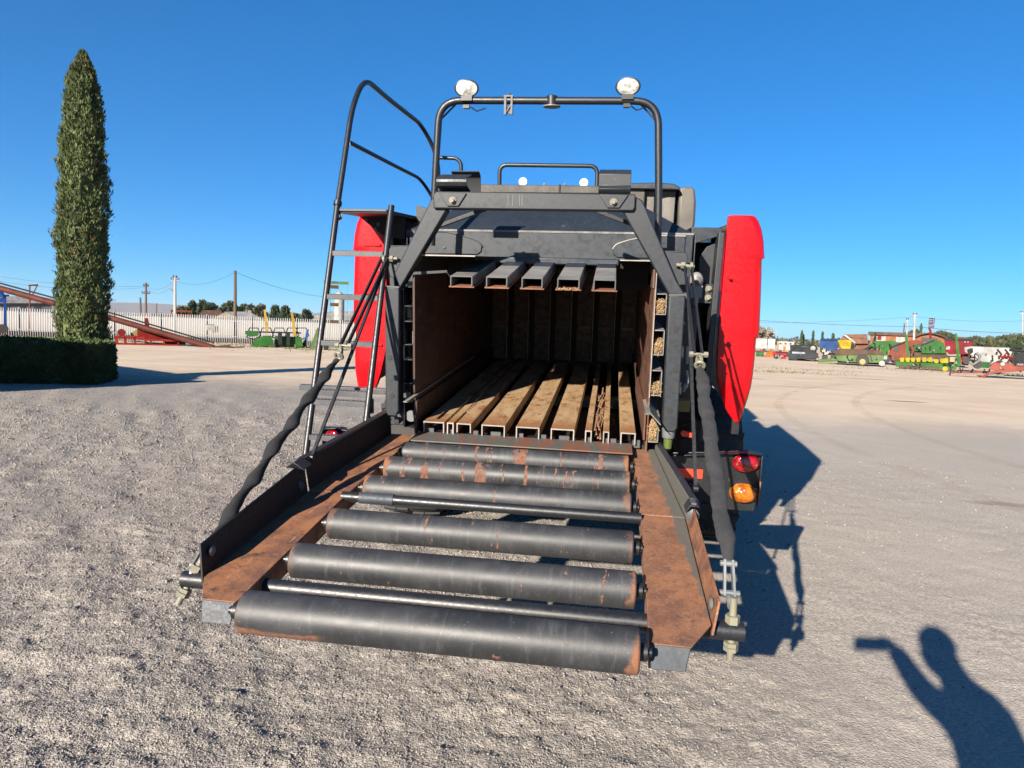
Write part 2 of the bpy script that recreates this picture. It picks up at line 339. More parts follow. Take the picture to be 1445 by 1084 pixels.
def height(x, y, lod):
    r_ = rough_of(x, y); h = 0
    for cell, amp, sd in ((.9, .022, 1), (.33, .021, 2), (.14, .018, 3), (.06, .013, 4), (.028, .0095, 6)):
        w = np.clip(1.6 - lod / cell * 2.2, 0, 1)
        h = h + w * amp * vnoise(x, y, cell, sd) * (.15 + .85 * r_)
    rut = vnoise(x * .8 + y * .6, (y * .8 - x * .6) * .25, .28, 8) * sstep(-x, .8, 2.2) * np.clip(1.6 - lod / .25, 0, 1)
    h = h + .040 * rut
    clod = np.clip(vnoise(x, y, .11, 14) + .55 * vnoise(x, y, .05, 15) - .30, 0, 1) * np.clip(1.6 - lod / .06, 0, 1); h = h + .034 * clod * r_ + 1.6 * vnoise(x, y, 400., 9) * sstep(np.hypot(x, y), 150, 700)
    return h
gx0 = np.concatenate([np.arange(-9, -3.2, .024), np.arange(-3.2, 2.8, .0125), np.arange(2.8, 4.4, .022)]); gy0 = np.concatenate([np.arange(-1.6, 1.2, .0115), np.arange(1.2, 7, .026)])
gx = np.concatenate([-grow(-gx0[0], .024, 1.05, 6500)[1:][::-1], gx0, grow(gx0[-1], .022, 1.05, 6500)[1:]])
gy = np.concatenate([-grow(-gy0[0], .011, 1.06, 400)[1:][::-1], gy0, grow(gy0[-1], .026, 1.045, 7500)[1:]])
GX, GY = np.meshgrid(gx, gy); lod = np.maximum(*np.meshgrid(np.gradient(gx), np.gradient(gy)))
GZ = height(GX, GY, lod)
nx, ny = len(gx), len(gy); ii = (np.arange(ny - 1)[:, None] * nx + np.arange(nx - 1)[None]).ravel()
def ground_mat():
    n = NT('gravel_yard_and_tan_dirt'); s_ = n.n('ShaderNodeSeparateXYZ', {0: n.co}); x, y = s_.outputs[0], s_.outputs[1]
    w1 = n.noise(.35, 5, .6); w2 = n.noise(1.6, 5, .65); grit = n.noise(55, 5, .75); grit2 = n.noise(140, 3, .7)
    vo = n.n('ShaderNodeTexVoronoi', {'Vector': n.co, 'Scale': 78., 'Randomness': 1.}); vo2 = n.n('ShaderNodeTexVoronoi', {'Vector': n.co, 'Scale': 150., 'Randomness': 1.}); vc = n.n('ShaderNodeSeparateColor', {0: vo.outputs['Color']}).outputs[0]
    # left/front: loose dark gravel; right: rolled lighter gravel
    g = n.mix(vc, (.18, .161, .140), (.40, .360, .315)); g = n.mix(n.math('MULTIPLY', n.ramp(grit, .5, .75), .5), g, (.50, .44, .37)); g = n.mix(n.ramp(grit2, .30, .42, .5, 0.), g, (.12, .105, .09))
    g = n.mix(n.math('MULTIPLY', n.ramp(w2, .52, .72), .55), g, (.40, .345, .285))                # blown tan dust between stones
    s2 = n.mix(n.ramp(grit, .35, .68), (.285, .25, .212), (.53, .475, .405)); s2 = n.mix(n.ramp(grit2, .3, .46, .7, 0.), s2, (.16, .14, .118)); s2 = n.mix(n.math('MULTIPLY', n.ramp(w1, .4, .7), .35), s2, (.51, .445, .37))
    side = n.ramp(n.math('ADD', n.math('ADD', x, n.math('MULTIPLY', y, .3)), n.math('MULTIPLY', w1, 1.2)), 1.0, 2.6)
    g = n.mix(side, g, s2)
    d = n.mix(n.ramp(w1, .35, .68), (.56, .435, .31), (.66, .53, .395)); d = n.mix(n.math('MULTIPLY', n.ramp(n.noise(.9, 6, .7, n.scaled(.35, 1, 1)), .5, .8), .45), d, (.47, .37, .265))
    d = n.mix(n.math('MULTIPLY', n.ramp(grit, .4, .7), .2), d, (.42, .34, .25))
    far = n.ramp(n.math('ADD', n.math('ADD', y, n.math('MULTIPLY', n.math('ABSOLUTE', n.math('ADD', x, -4.)), -.2)), n.math('MULTIPLY', n.math('SUBTRACT', w2, .5), 5.)), 8.5, 13.5)
    c = n.mix(far, g, d)
    grass = n.math('MULTIPLY', n.ramp(n.noise(.5, 5, .7), .52, .66), n.ramp(y, 30, 38)); grass = n.math('MULTIPLY', grass, n.ramp(x, -4, -12))
    c = n.mix(n.math('MULTIPLY', grass, .6), c, (.26, .24, .12))
    for cx_, cy_, r_, wd, k in ((30, 9, 24, .16, .30), (30, 9, 25.9, .16, .30), (-16, -10, 26, .15, .22), (-16, -10, 27.8, .15, .22), (22, 70, 44, .2, .25), (22, 70, 46.1, .2, .25), (5, 60, 37, .18, .2), (5, 60, 38.9, .18, .2)):
        dd = n.math('ABSOLUTE', n.math('SUBTRACT', n.math('SQRT', n.math('ADD', n.math('POWER', n.math('ABSOLUTE', n.math('SUBTRACT', x, cx_)), 2.), n.math('POWER', n.math('ABSOLUTE', n.math('SUBTRACT', y, cy_)), 2.))), r_))
        c = n.mix(n.math('MULTIPLY', n.math('MULTIPLY', n.ramp(dd, wd * .4, wd, 1., 0.), n.ramp(w2, .38, .55)), k), c, (.30, .24, .18))
    # oil and damp stains that lie on the yard
    for sx, sy, rx, ry, k in ((9.0, 17.6, .55, .22, .75), (4.55, 4.2, .35, .12, .45), (6.0, 26., .9, .4, .45), (12, 30, 1.6, .5, .4), (7, 22, 1.3, .35, .3)):
        e = n.math('ADD', n.math('POWER', n.math('DIVIDE', n.math('ABSOLUTE', n.math('SUBTRACT', x, sx)), rx), 2.), n.math('POWER', n.math('DIVIDE', n.math('ABSOLUTE', n.math('SUBTRACT', y, sy)), ry), 2.))
        c = n.mix(n.math('MULTIPLY', n.ramp(n.math('ADD', e, n.math('MULTIPLY', n.math('SUBTRACT', w2, .5), 2.)), .3, 1.6, k, 0.), 1.), c, (.14, .10, .07))
    n.set('Base Color', c); n.set('Roughness', .95); n.set('Specular IOR Level', .15)
    h = n.math('ADD', n.math('MULTIPLY', grit, .7), n.math('MULTIPLY', grit2, .3)); n.bump(n.math('ADD', n.math('MULTIPLY', h, .45), n.math('ADD', n.math('MULTIPLY', vo.outputs['Distance'], -.55), n.math('MULTIPLY', vo2.outputs['Distance'], -.5))), .75, n.ramp(side, 0., 1., .0095, .0055))
    return n.m
ground = np_mesh('ground', np.stack([GX.ravel(), GY.ravel(), GZ.ravel()], 1), np.stack([ii, ii + 1, ii + nx + 1, ii + nx], 1), ground_mat(), smooth=True)
tag(ground, kind='structure')
# loose stones lying on the gravel
def stones():
    r_ = np.random.RandomState(11); N = 185000
    y = -1.75 + 14.0 * r_.rand(N) ** 2.3; y = np.where(r_.rand(N) < .13, -1.75 - 3.4 * r_.rand(N) ** 1.3, y); x = -.2 + (r_.rand(N) - .62) * (3.2 + 1.5 * np.maximum(y + 2.3, .9))
    keep = r_.rand(N) * (1 + 3 * sstep(y, 7, 12)) < np.where(rough_of(x, y) < .35, .25 * rough_of(x, y), rough_of(x, y)) * (1.15 + 1.2 * vnoise(x, y, .35, 12)); x, y = x[keep], y[keep]; N = len(x)
    t = (1 + 5 ** .5) / 2
    V = np.array([(-1, t, 0), (1, t, 0), (-1, -t, 0), (1, -t, 0), (0, -1, t), (0, 1, t), (0, -1, -t), (0, 1, -t), (t, 0, -1), (t, 0, 1), (-t, 0, -1), (-t, 0, 1)]) / 1.9
    F = np.array([(0, 11, 5), (0, 5, 1), (0, 1, 7), (0, 7, 10), (0, 10, 11), (1, 5, 9), (5, 11, 4), (11, 10, 2), (10, 7, 6), (7, 1, 8), (3, 9, 4), (3, 4, 2), (3, 2, 6), (3, 6, 8), (3, 8, 9), (4, 9, 5), (2, 4, 11), (6, 2, 10), (8, 6, 7), (9, 8, 1)])
    s_ = .0022 + .0040 * r_.rand(N) ** 2.0 + .0035 * (r_.rand(N) > .992); s_ = .82 * s_ * (1 + .28 * np.clip(y + 1, 0, 6) * (1 - .4 * sstep(y, 6, 12)))
    P = V[None] * (1 + .85 * (r_.rand(N, 12, 1) - .5)) * (s_[:, None, None]) * (.7 + .6 * r_.rand(N, 1, 3))
    a = r_.rand(N) * 6.28; c, s2 = np.cos(a), np.sin(a); P = np.stack([P[..., 0] * c[:, None] - P[..., 1] * s2[:, None], P[..., 0] * s2[:, None] + P[..., 1] * c[:, None], P[..., 2]], -1)
    z = height(x, y, np.full(N, .012)); P += np.stack([x, y, z + s_ * .15], 1)[:, None]
    n = NT('loose_stones'); g = n.n('ShaderNodeNewGeometry').outputs['Random Per Island']
    n.set('Base Color', n.mix(g, (.12, .107, .093), (.30, .270, .236))); n.set('Roughness', .9)
    o = np_mesh('gravel', P.reshape(-1, 3), (F[None] + (np.arange(N) * 12)[:, None, None]).reshape(-1, 3), n.m)
    tag(o, 'loose grey crushed stones scattered over the gravel yard', 'gravel', kind='stuff')
stones()
def hills():
    mb = MB(); n = 160; rings = []
    for row, (D, hs) in enumerate(((4200, 0), (4800, .55), (5400, 1.0), (6400, .2))):
        ring = []
        for i in range(n + 1):
            t = i / n; a = math.radians(-75 + 110 * t) ; dirx = math.sin(a); diry = math.cos(a)
            az = math.degrees(a)
            prof = 1.0 if az < -12 else max(.25, 1 - (az + 12) / 25)
            h = hs * prof * (92 + 60 * float(vnoise(np.array(t * 22.), np.array(row * .7), 1., 3)) + 26 * float(vnoise(np.array(t * 80.), np.array(row * 1.3), 1., 4)))
            ring.append((CAM.x + dirx * D, CAM.y + diry * D, h - 6))
        rings.append(ring)
    mb.loft(rings, cap=False, closed=False)
    o = mb.build('hills', rusty('dry_hills', (.16, .13, .10), (.20, .16, .12), (.10, .09, .07), 1, .004, (1, 1, 1), 0), fix=False); tag(o, kind='structure')
hills()
# ------------------------------------------------------------------ the baler (all coordinates in metres from the chamber floor's rear edge)
baler = empty('baler', (0, 0, HB), 'black and red large square baler seen from behind with its rusty roller chute folded down', 'baler', (ALPHA, 0, 0))
def pieces(mb):
    par = list(range(len(mb.v)))
    def find(a):
        while par[a] != a: par[a] = par[par[a]]; a = par[a]
        return a
    for f in mb.f:
        for i in f[1:]: par[find(i)] = find(f[0])
    g = {}
    for f in mb.f: g.setdefault(find(f[0]), []).append(f)
    out = []
    for fs in g.values():
        ids = sorted({i for f in fs for i in f}); mp = {a: b for b, a in enumerate(ids)}
        q = MB(); q.add([mb.v[i] for i in ids], [tuple(mp[i] for i in f) for f in fs]); out.append(q)
    return out
def part(mb, name, m, parent=None, bevel=0, label=None, split=False, **k):
    if split:
        for q in pieces(mb): o = part(q, name, m, parent, bevel, label, **k)
        return o
    o = mb.build(name, M[m] if isinstance(m, str) else m, parent or baler, bevel=bevel, **k)
    if label: o['label'] = label
    return o
def bolt(mb, p, ax, r=.014, h=.02):
    mb.lathe([(r * 1.5, 0), (r * 1.5, h * .3), (r, h * .3), (r, h), (r * .8, h * 1.15)], p, ax, 8)
def wavy(pts, r, seed, amp=.18, n=60, sq=1.0, lat=0.):
    rr = random.Random(seed); pts = [Vector(p) for p in pts]; out = []; rs = []
    seg = [(pts[i + 1] - pts[i]).length for i in range(len(pts) - 1)]; tot = sum(seg)
    ph = [rr.random() * 6.28 for _ in range(6)]
    for k in range(n + 1):
        d = tot * k / n; i = 0
        while i < len(seg) - 1 and d > seg[i]: d -= seg[i]; i += 1
        p = pts[i].lerp(pts[i + 1], d / seg[i]); t = k / n
        w = math.sin(t * 41 + ph[0]) * .5 + math.sin(t * 83 + ph[1]) * .4 + math.sin(t * 23 + ph[2]) * .4 + math.sin(t * 137 + ph[5]) * .25
        taper = min(1, .55 + 6 * min(t, 1 - t))
        out.append(p + Vector((math.sin(t * 23 + ph[3]) * lat, 0, math.sin(t * 29 + ph[4]) * lat))); rs.append(r * (1 + amp * w) * taper)
    return out, rs

# --- bale chamber
for s in (-1, 1):
    mb = MB(); xi, xo = s * .60, s * .612
    zt = .775 if s < 0 else .80
    mb.box(min(xi, xo), max(xi, xo), 0, 2.45, .155, zt)
    part(mb, 'chamber_side', 'chamber_shaded' if s < 0 else 'chamber', bevel=.002)
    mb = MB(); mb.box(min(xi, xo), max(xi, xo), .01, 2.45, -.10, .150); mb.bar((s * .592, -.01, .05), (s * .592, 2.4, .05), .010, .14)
    part(mb, 'lower_side_board', 'chamber_shaded' if s < 0 else 'chamber', bevel=.002)
    if s < 0:
        mb = MB(); mb.box(-.606, -.588, -.19, 1.5, .1505, .1545); part(mb, 'side_lip', 'worn_edge'); continue  # pale strip painting in the sunlight that leaks through the slot
    mb = MB(); mb.sheet([(s * .585, .152), (s * .605, .158), (s * .655, .105 if s > 0 else .16)], 'y', -.19, .16, .004); part(mb, 'side_lip', 'worn_edge' if s < 0 else 'toptine')
# outer skins so the chamber is closed
mb = MB(); mb.box(-.80, -.69, .75, 4.8, -.30, 1.0); mb.box(.69, .80, .75, 4.8, -.30, 1.0); mb.box(-.8, .8, 2.62, 2.7, -.3, 1.0); mb.box(-.69, .69, .72, 2.6, .955, .985); mb.box(-.69, .69, .1, 2.6, -.17, -.14)
part(mb, 'inner_body', 'dark')
# upper end pockets: thin plates round a dark recess
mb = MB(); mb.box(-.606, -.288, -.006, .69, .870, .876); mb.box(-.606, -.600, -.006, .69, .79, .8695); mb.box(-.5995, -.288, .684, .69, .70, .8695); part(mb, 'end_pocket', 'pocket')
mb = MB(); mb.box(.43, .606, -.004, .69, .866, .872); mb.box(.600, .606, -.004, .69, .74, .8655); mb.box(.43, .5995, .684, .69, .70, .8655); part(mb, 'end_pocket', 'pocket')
mb = MB(); mb.box(-.608, -.286, -.0095, -.0065, .872, .878); mb.box(-.609, -.605, -.0095, -.0065, .80, .8715); part(mb, 'pocket_edge', 'worn_edge')
mb = MB(); mb.box(.43, .609, -.0075, -.0045, .868, .873); mb.box(.605, .609, -.0075, -.0045, .20, .8675); part(mb, 'pocket_edge', 'worn_edge')
mb = MB(); mb.box(.592, .5995, .002, .20, .74, .83); part(mb, 'pocket_liner', 'chamber')
# channels on the chamber floor
FT = [(-.556, -.443, .058), (-.428, -.392, .072), (-.376, -.299, .05), (-.243, -.119, .06), (-.061, .061, .06), (.120, .241, .058), (.296, .330, .072), (.387, .418, .070), (.475, .551, .060)]
for x0, x1, h in FT:
    mb = MB(); t = .006; z1 = .012
    mb.box(x0, x1, 0, 2.45, z1 - t, z1); mb.box(x0, x0 + t, .001, 2.45, z1 - h, z1 - t); mb.box(x1 - t, x1, .001, 2.45, z1 - h, z1 - t)
    o = part(mb, 'floor_channel', 'tine', bevel=.002)
    e = MB(); e.box(x0, x1, -.0025, 0, z1 - t, z1 + .0005); e.box(x0, x0 + t, -.0025, 0, z1 - h, z1 - t); e.box(x1 - t, x1, -.0025, 0, z1 - h, z1 - t); part(e, 'cut_edge', 'worn_edge', o)
mb = MB(); mb.box(-.6, .6, .06, .12, -.13, -.062); mb.box(-.6, .6, 1.2, 1.3, -.13, -.062); part(mb, 'floor_crossmember', 'frame', bevel=.003, split=True)
mb = MB()
for i in range(10): mb.box(-.54 + i * .12 + rnd.uniform(-.02, .02), -.505 + i * .12, .02, .03, -.07, -.03)
part(mb, 'floor_clip', 'step', split=True)
# straw left on the floor
def straw(name, n, fx, seed, L=(.03, .14)):
    rr = random.Random(seed); mb = MB()
    for _ in range(n):
        p = Vector(fx(rr)); a = rr.uniform(-.5, .5) * (.12 if L[0] > .05 else 1); l = rr.uniform(*L); d = Vector((math.sin(a), math.cos(a), rr.uniform(-.15, .2) * (.2 if L[0] > .05 else 1))) * l; w = rr.uniform(.004, .010)
        mb.bar(p, p + d, w, w * .6)
    return part(mb, name, 'debris' if L[0] > .05 else 'straw', smooth=False)
straw('bale_debris', 46, lambda q: (q.uniform(.337, .378), q.uniform(.0, 1.1), q.uniform(-.05, .004)), 5, (.08, .35))['kind'] = 'stuff'
straw('bale_debris', 14, lambda q: (q.uniform(-.392, -.375), q.uniform(.0, .8), q.uniform(-.02, .012)), 6, (.08, .3))['kind'] = 'stuff'
straw('straw', 26, lambda q: (q.uniform(.13, .235), q.uniform(-.01, .05), q.uniform(.723, .728)), 8, (.015, .05))['kind'] = 'stuff'
# tension rails above the bale
TT = [(-.414, -.300), (-.230, -.122), (-.050, .055), (.128, .238), (.306, .415)]
tilt = .118
for x0, x1 in TT:
    mb = MB(); t = .0055; L = .74; dz = tilt * L; z0, z1 = .724, .776
    def slab(xa, xb, za, zb): mb.hexa([(xa, 0, za), (xb, 0, za), (xb, L, za + dz), (xa, L, za + dz), (xa, 0, zb), (xb, 0, zb), (xb, L, zb + dz), (xa, L, zb + dz)])
    slab(x0, x1, z1 - t, z1); slab(x0, x0 + t, z0, z1 - t); slab(x1 - t, x1, z0, z1 - t)
    o = part(mb, 'tension_rail', 'toptine', bevel=.003)
    mb = MB(); slab(x0 - .008, x1 + .008, z0 - .007, z0 - .0005); part(mb, 'rail_shoe', 'rust_lip', o, bevel=.001)
    e = MB(); e.box(x0, x1, -.003, 0, z1 - t, z1); e.box(x0, x0 + t, -.003, 0, z0, z1 - t); e.box(x1 - t, x1, -.003, 0, z0, z1 - t); part(e, 'cut_edge', 'step', o)
# plunger face deep inside
pm = rusty('plunger_bale_dust', (.10, .072, .05), (.03, .022, .016), (.30, .25, .19), .9, 20, (1, 1, 1), .5)
for i in range(7):
    x = -.54 + i * .18
    mb = MB(); mb.box(x - .062, x + .062, 2.30, 2.36, .03, .80)
    o = part(mb, 'plunger_face', pm, bevel=.004)
    mb = MB(); mb.box(x + .066, x + .071, 2.28, 2.33, .02, .86); part(mb, 'guide_strip', 'tine', o)
    mb = MB(); mb.box(x - .05, x + .05, 2.288, 2.30, .30, .33); mb.box(x - .05, x + .05, 2.288, 2.30, .64, .67); part(mb, 'cross_rib', 'chamber', o, bevel=.003, split=True)
mb = MB(); mb.box(-.6, .6, 2.42, 2.44, -.1, .95); part(mb, 'plunger_back', 'dark')
# rails along the outside of the chamber, stuffed with chaff
def chaff(c, dx, dy, dz, seed):
    rr = random.Random(seed); n = 9; m_ = 16; V = []; F = []
    for j in range(m_ + 1):
        for i in range(n + 1):
            u, v = i / n * 2 - 1, j / m_ * 2 - 1
            e = max(abs(u) ** 6, abs(v) ** 6)
            V.append((c[0] + dx * u, c[1] - dy * (1 - e) * rr.uniform(.4, 1.0) + max(0, v - .1) * .05 * rr.uniform(.4, 1.3), c[2] + dz * v * (1 + (.22 * rr.uniform(-1, .3) if v > .6 else 0))))
    F = [(j * (n + 1) + i, j * (n + 1) + i + 1, (j + 1) * (n + 1) + i + 1, (j + 1) * (n + 1) + i) for j in range(m_) for i in range(n)]
    mb = MB().add(V, F); o = len(mb.v); mb.add([(x, c[1] + .2, z) for x in (c[0] - dx, c[0] + dx) for z in (c[2] - dz, c[2] + dz)], [(0, 1, 3, 2)])
    for _ in range(30):
        p = Vector((c[0] + rr.uniform(-.8, .8) * dx, c[1] - dy * .8, c[2] + rr.uniform(-.8, .6) * dz)); mb.bar(p, p + Vector((rr.uniform(-.022, .022), rr.uniform(-.014, .0), rr.uniform(-.02, .02))), .0026, .0022)
    return mb
for s in (-1, 1):
    for k, (z0, z1) in enumerate(((.612, .715), (.412, .538), (.208, .338), (-.032, .112))):
        xa, xb = s * .614, s * .664
        mb = MB(); x0, x1 = min(xa, xb), max(xa, xb)
        mb.box(x0, x1, .0, 2.3, z1 - .005, z1); mb.box(x0, x1, .0, 2.3, z0, z0 + .005)
        xo = x1 - .005 if s > 0 else x0
        mb.box(xo, xo + .005, .0, 2.3, z0 + .005, z1 - .005)
        o = part(mb, 'side_rail', 'toptine' if s > 0 else 'frame', bevel=.002)
        hz = (z1 - z0) / 2
        if s > 0: part(chaff((s * .637, .022, z0 + hz * (.86, .70, .55, .88)[k]), .0215, .02, hz * (.80, .64, .50, .82)[k], 40 + k + s), 'chaff_plug', 'straw', o, smooth=False)['kind'] = 'stuff'

# --- hood over the chamber
mb = MB()
lower = [(-.84, .86), (.845, .86), (.845, 1.028), (-.84, 1.028)]
mb.prism(lower, 'y', .700, .716)
part(mb, 'hood_panel', 'hood', bevel=.006)
mb = MB(); mb.loft([[(-.838, .704, 1.030), (.843, .704, 1.030), (.843, .716, 1.022), (-.838, .716, 1.022)], [(-.40, 1.04, 1.285), (.41, 1.04, 1.285), (.41, 1.05, 1.277), (-.40, 1.05, 1.277)], [(-.40, 2.32, 1.29), (.41, 2.32, 1.29), (.41, 2.32, 1.28), (-.40, 2.32, 1.28)]])
part(mb, 'hood_slope', 'hood', bevel=.003)
mb = MB(); mb.box(-.70, .845, .696, .7035, 1.022, 1.0335); part(mb, 'worn_crease', painted('worn_crease_paint', (.09, .09, .09), .5, .05, .6, (.34, .30, .25), sc_=14, chips=1.))
mb = MB(); mb.box(.853, .86, .705, 1.6, .60, 1.028); mb.box(.60, .853, .702, .712, .25, .858); mb.box(-.853, -.60, .702, .712, .25, .858); mb.box(-.86, -.853, .705, 1.6, .3, 1.028)
part(mb, 'side_housing', 'hood', bevel=.003, split=True)
mb = MB(); mb.box(-.43, .43, .655, .699, .836, .878); part(mb, 'hood_lip', 'hood', bevel=.008)
for s in (-1, 1):
    P = [(.80, 1.016), (.60, 1.016), (.465, .985), (.405, .962), (.388, .935), (.392, .905), (.415, .888), (.80, .884)]
    P = [(s * x, z) for x, z in P]
    if s > 0: P = P[::-1]
    mb = MB(); mb.prism(P, 'y', .690, .7005); o = part(mb, 'hood_cover_plate', 'hood', bevel=.004)
    mb = MB(); ed = [(s * .80, .689, 1.016)] + [(s * x, .689, z) for x, z in ((.60, 1.016), (.465, .985), (.405, .962), (.388, .935))]
    mb.tube(fillet(ed, .03, 3), .0035, 5); part(mb, 'worn_edge', 'worn_edge' if s > 0 else 'step', o)
    mb = MB(); bolt(mb, (s * .62, .69, .925), (0, -1, 0), .006, .006); part(mb, 'bolt', 'step', o)
# diagonal braces under the beam and the roof sheet in front
for s in (-1, 1):
    mb = MB(); mb.bar((s * .54, .28, 1.035), (s * .29, .28, 1.125), .03, .022); part(mb, 'hood_brace', 'black', bevel=.003)
mb = MB(); mb.prism([(-.86, 1.20), (.62, 1.20), (.62, 1.452), (.60, 1.462), (-.80, 1.470), (-.83, 1.455)], 'y', 2.34, 4.6); part(mb, 'upper_body', 'roof', bevel=.01)
mb = MB(); mb.box(-.075, -.066, 2.325, 2.36, 1.30, 1.474); part(mb, 'roof_seam', 'dark')

# --- heavy frame round the chamber mouth
for s in (-1, 1):
    mb = MB()
    P = [(.669, .712), (.745, .712), (.749, .06), (.735, .04), (.693, .04), (.677, .07)]
    mb.prism([(s * x, z) for x, z in P], 'y', -.045, .045); part(mb, 'frame_post', 'frame', bevel=.006)
    mb = MB(); P = [(.669, .713), (.745, .7135), (.7, .78), (.519, 1.150), (.478, 1.17), (.432, 1.097)]
    if s < 0: P = [(.667, .705), (.694, .783), (.503, 1.145), (.47, 1.165), (.425, 1.096)]
    mb.prism([(s * x, z) for x, z in P], 'y', -.042, .042); o = part(mb, 'frame_diagonal', 'frame', bevel=.006)
    mb = MB(); mb.bar((s * .668, -.044, .712), (s * .748, -.044, .715), .008, .008); part(mb, 'weld_seam', 'step', o)
    mb = MB()
    for z in (.55, .35, .15): mb.lathe([(.013, 0), (.013, .002)], (s * (.71 if z != .35 else .722), -.0462, z), (0, -1, 0), 10)
    part(mb, 'bolt_hole', 'dark', o, split=True)
    # gusset that carries the chute pivot
    mb = MB(); mb.prism([(s * x, z) for x, z in ((.600, .915), (.742, .915), (.752, .90), (.758, .76), (.70, .755), (.60, .83))], 'y', .05, .062); mb.box(*sorted((s * .60, s * .745)), .05, .14, .913, .921)
    part(mb, 'pivot_gusset', 'frame', bevel=.003)
    mb = MB(); mb.tube([(s * .70, .03, .855), (s * .785, .03, .847)], .009, 10); mb.lathe([(.017, 0), (.017, .018)], (s * .722, .03, .853), (s, 0, 0), 6); mb.lathe([(.021, 0), (.021, .012)], (s * .765, .03, .849), (s, 0, 0), 14)
    part(mb, 'pivot_bolt', 'dullzinc')
mb = MB(); mb.prism([(-.487, 1.100), (.479, 1.099), (.487, 1.115), (.487, 1.176), (-.474, 1.182), (-.489, 1.165)], 'y', -.062, .045)
beam = part(mb, 'frame_beam', 'frame', bevel=.006)
mb = MB()
for x in (-.118, -.095, -.062, -.05): mb.box(x, x + .004, -.0642, -.062, 1.115, 1.168)
part(mb, 'dried_drip', plain('drip_mark', (.10, .10, .10), .6), beam, split=True)
# chute hooks on the beam
mb = MB(); mb.sheet([(.03, 1.272), (-.075, 1.248), (-.092, 1.236), (-.095, 1.222), (-.085, 1.205), (.0, 1.186)], 'x', -.465, -.315, .006)
h1 = part(mb, 'chute_hook', 'frame', bevel=.002)
mb = MB(); mb.sheet([(.26, 1.318), (.30, 1.302), (.315, 1.28), (.318, 1.20)][::-1], 'x', -.475, -.325, .006); part(mb, 'rear_hook_plate', 'matt', h1)
mb = MB(); mb.sheet([(.05, 1.30), (-.02, 1.285), (-.05, 1.268), (-.05, 1.215), (-.075, 1.198), (-.06, 1.178), (.0, 1.16)], 'x', .312, .462, .006)
h2 = part(mb, 'chute_hook', 'frame', bevel=.002)
for s, h in ((-1, h1), (1, h2)):
    cx = -.388 if s < 0 else .385
    mb = MB(); mb.prism([(cx - .068, 1.172), (cx + .068, 1.172), (cx + .028, 1.112), (cx - .028, 1.112)], 'y', -.071, -.063); part(mb, 'hook_tab', 'frame', h, bevel=.002)
    mb = MB(); bolt(mb, (cx, -.071, 1.138), (0, -1, 0), .012, .018); part(mb, 'hook_bolt', 'dullzinc', h)

# --- work-light hoop
hp = [(-.632, .45, .93), (-.618, .45, 1.20), (-.590, .45, 1.712), (.59, .45, 1.697), (.622, .45, 1.20), (.632, .45, .93)]
mb = MB(); mb.tube(fillet(hp, .125, 8), .0195, 14); hoop = part(mb, 'light_hoop', 'tube')
for x, z, yaw in ((-.432, 1.776, .10), (.430, 1.774, -.15)):
    d = Vector((yaw, -1, -.28)).normalized(); c = Vector((x, .43, z - .008))
    mb = MB(); mb.lathe([(.030, -.075), (.048, -.06), (.060, -.02), (.066, 0), (.066, .012), (.061, .014), (.058, .010)], c, d, 30, 1.0, .70); o = part(mb, 'work_light', 'lamp_rim', hoop)
    mb = MB(); mb.lathe([(.0595, .009), (.057, .014), (.043, .019), (.02, .022), (.004, .023)], c, d, 30, 1.0, .70); part(mb, 'light_lens', 'lens_white', o)
    mb = MB(); mb.box(x - .03, x + .03, .42, .46, z - .072, z - .047); mb.box(x - .02, x + .014, .425, .455, z - .11, z - .092); mb.tube([(x + .02, .45, z - .1), (x + .05, .46, z - .12), (x + .10, .455, z - .105)], .004, 6); part(mb, 'light_bracket', 'lamp_rim', o)
mb = MB()
mb.box(-.228, -.178, .425, .475, 1.722, 1.730); mb.box(-.226, -.214, .426, .452, 1.632, 1.722); mb.box(-.190, -.180, .426, .452, 1.632, 1.722); mb.box(-.2135, -.1905, .44, .450, 1.640, 1.675); mb.bar((-.214, .435, 1.645), (-.190, .435, 1.685), .008, .006)
bolt(mb, (-.203, .45, 1.730), (0, 0, 1), .011, .012); part(mb, 'camera_clip', 'clip', hoop)
mb = MB(); mb.lathe([(.047, 0), (.047, .005), (.03, .009)], (.03, .45, 1.672), (0, 0, 1), 20); part(mb, 'beacon_foot', 'toptine', hoop)
mb = MB(); mb.lathe([(.030, -.0), (.030, .050), (.024, .054)], (.03, .45, 1.676), (0, 0, 1), 16); part(mb, 'beacon_plug', 'lamp_rim', hoop)
mb = MB(); mb.tube([(.43, .475, 1.70), (.50, .476, 1.688), (.588, .476, 1.60), (.598, .475, 1.4), (.612, .475, 1.2), (.62, .475, 1.0)], .0055, 6); part(mb, 'lamp_cable', 'rubber', hoop)
mb = MB(); mb.tube([(-.43, .475, 1.70), (-.50, .476, 1.70), (-.585, .476, 1.62), (-.60, .475, 1.4), (-.61, .475, 1.25)], .0055, 6); part(mb, 'lamp_cable', 'rubber', hoop)
# low rail and sensors on the roof in front
mb = MB(); mb.tube(fillet([(-.592, 2.5, 1.42), (-.596, 2.5, 1.645), (.226, 2.5, 1.637), (.228, 2.5, 1.40)], .07, 7), .0175, 12); part(mb, 'roof_rail', 'tube')
mb = MB()
for x, z in ((-.393, 1.508), (.119, 1.503)): mb.lathe([(.033, -.006), (.036, 0), (.033, .006)], (x, 2.5, z), (0, -1, 0), 20); mb.tube([(x, 2.51, z - .1), (x, 2.51, z)], .004, 6)
part(mb, 'round_marker', plain('white_marker', (.8, .8, .78), .4), split=True)
mb = MB()
for x in (-.212, -.039): mb.tube([(x, 2.5, 1.40), (x, 2.5, 1.485)], .006, 6); mb.ball((x, 2.5, 1.488), .011)
part(mb, 'grease_fitting', 'dullzinc')
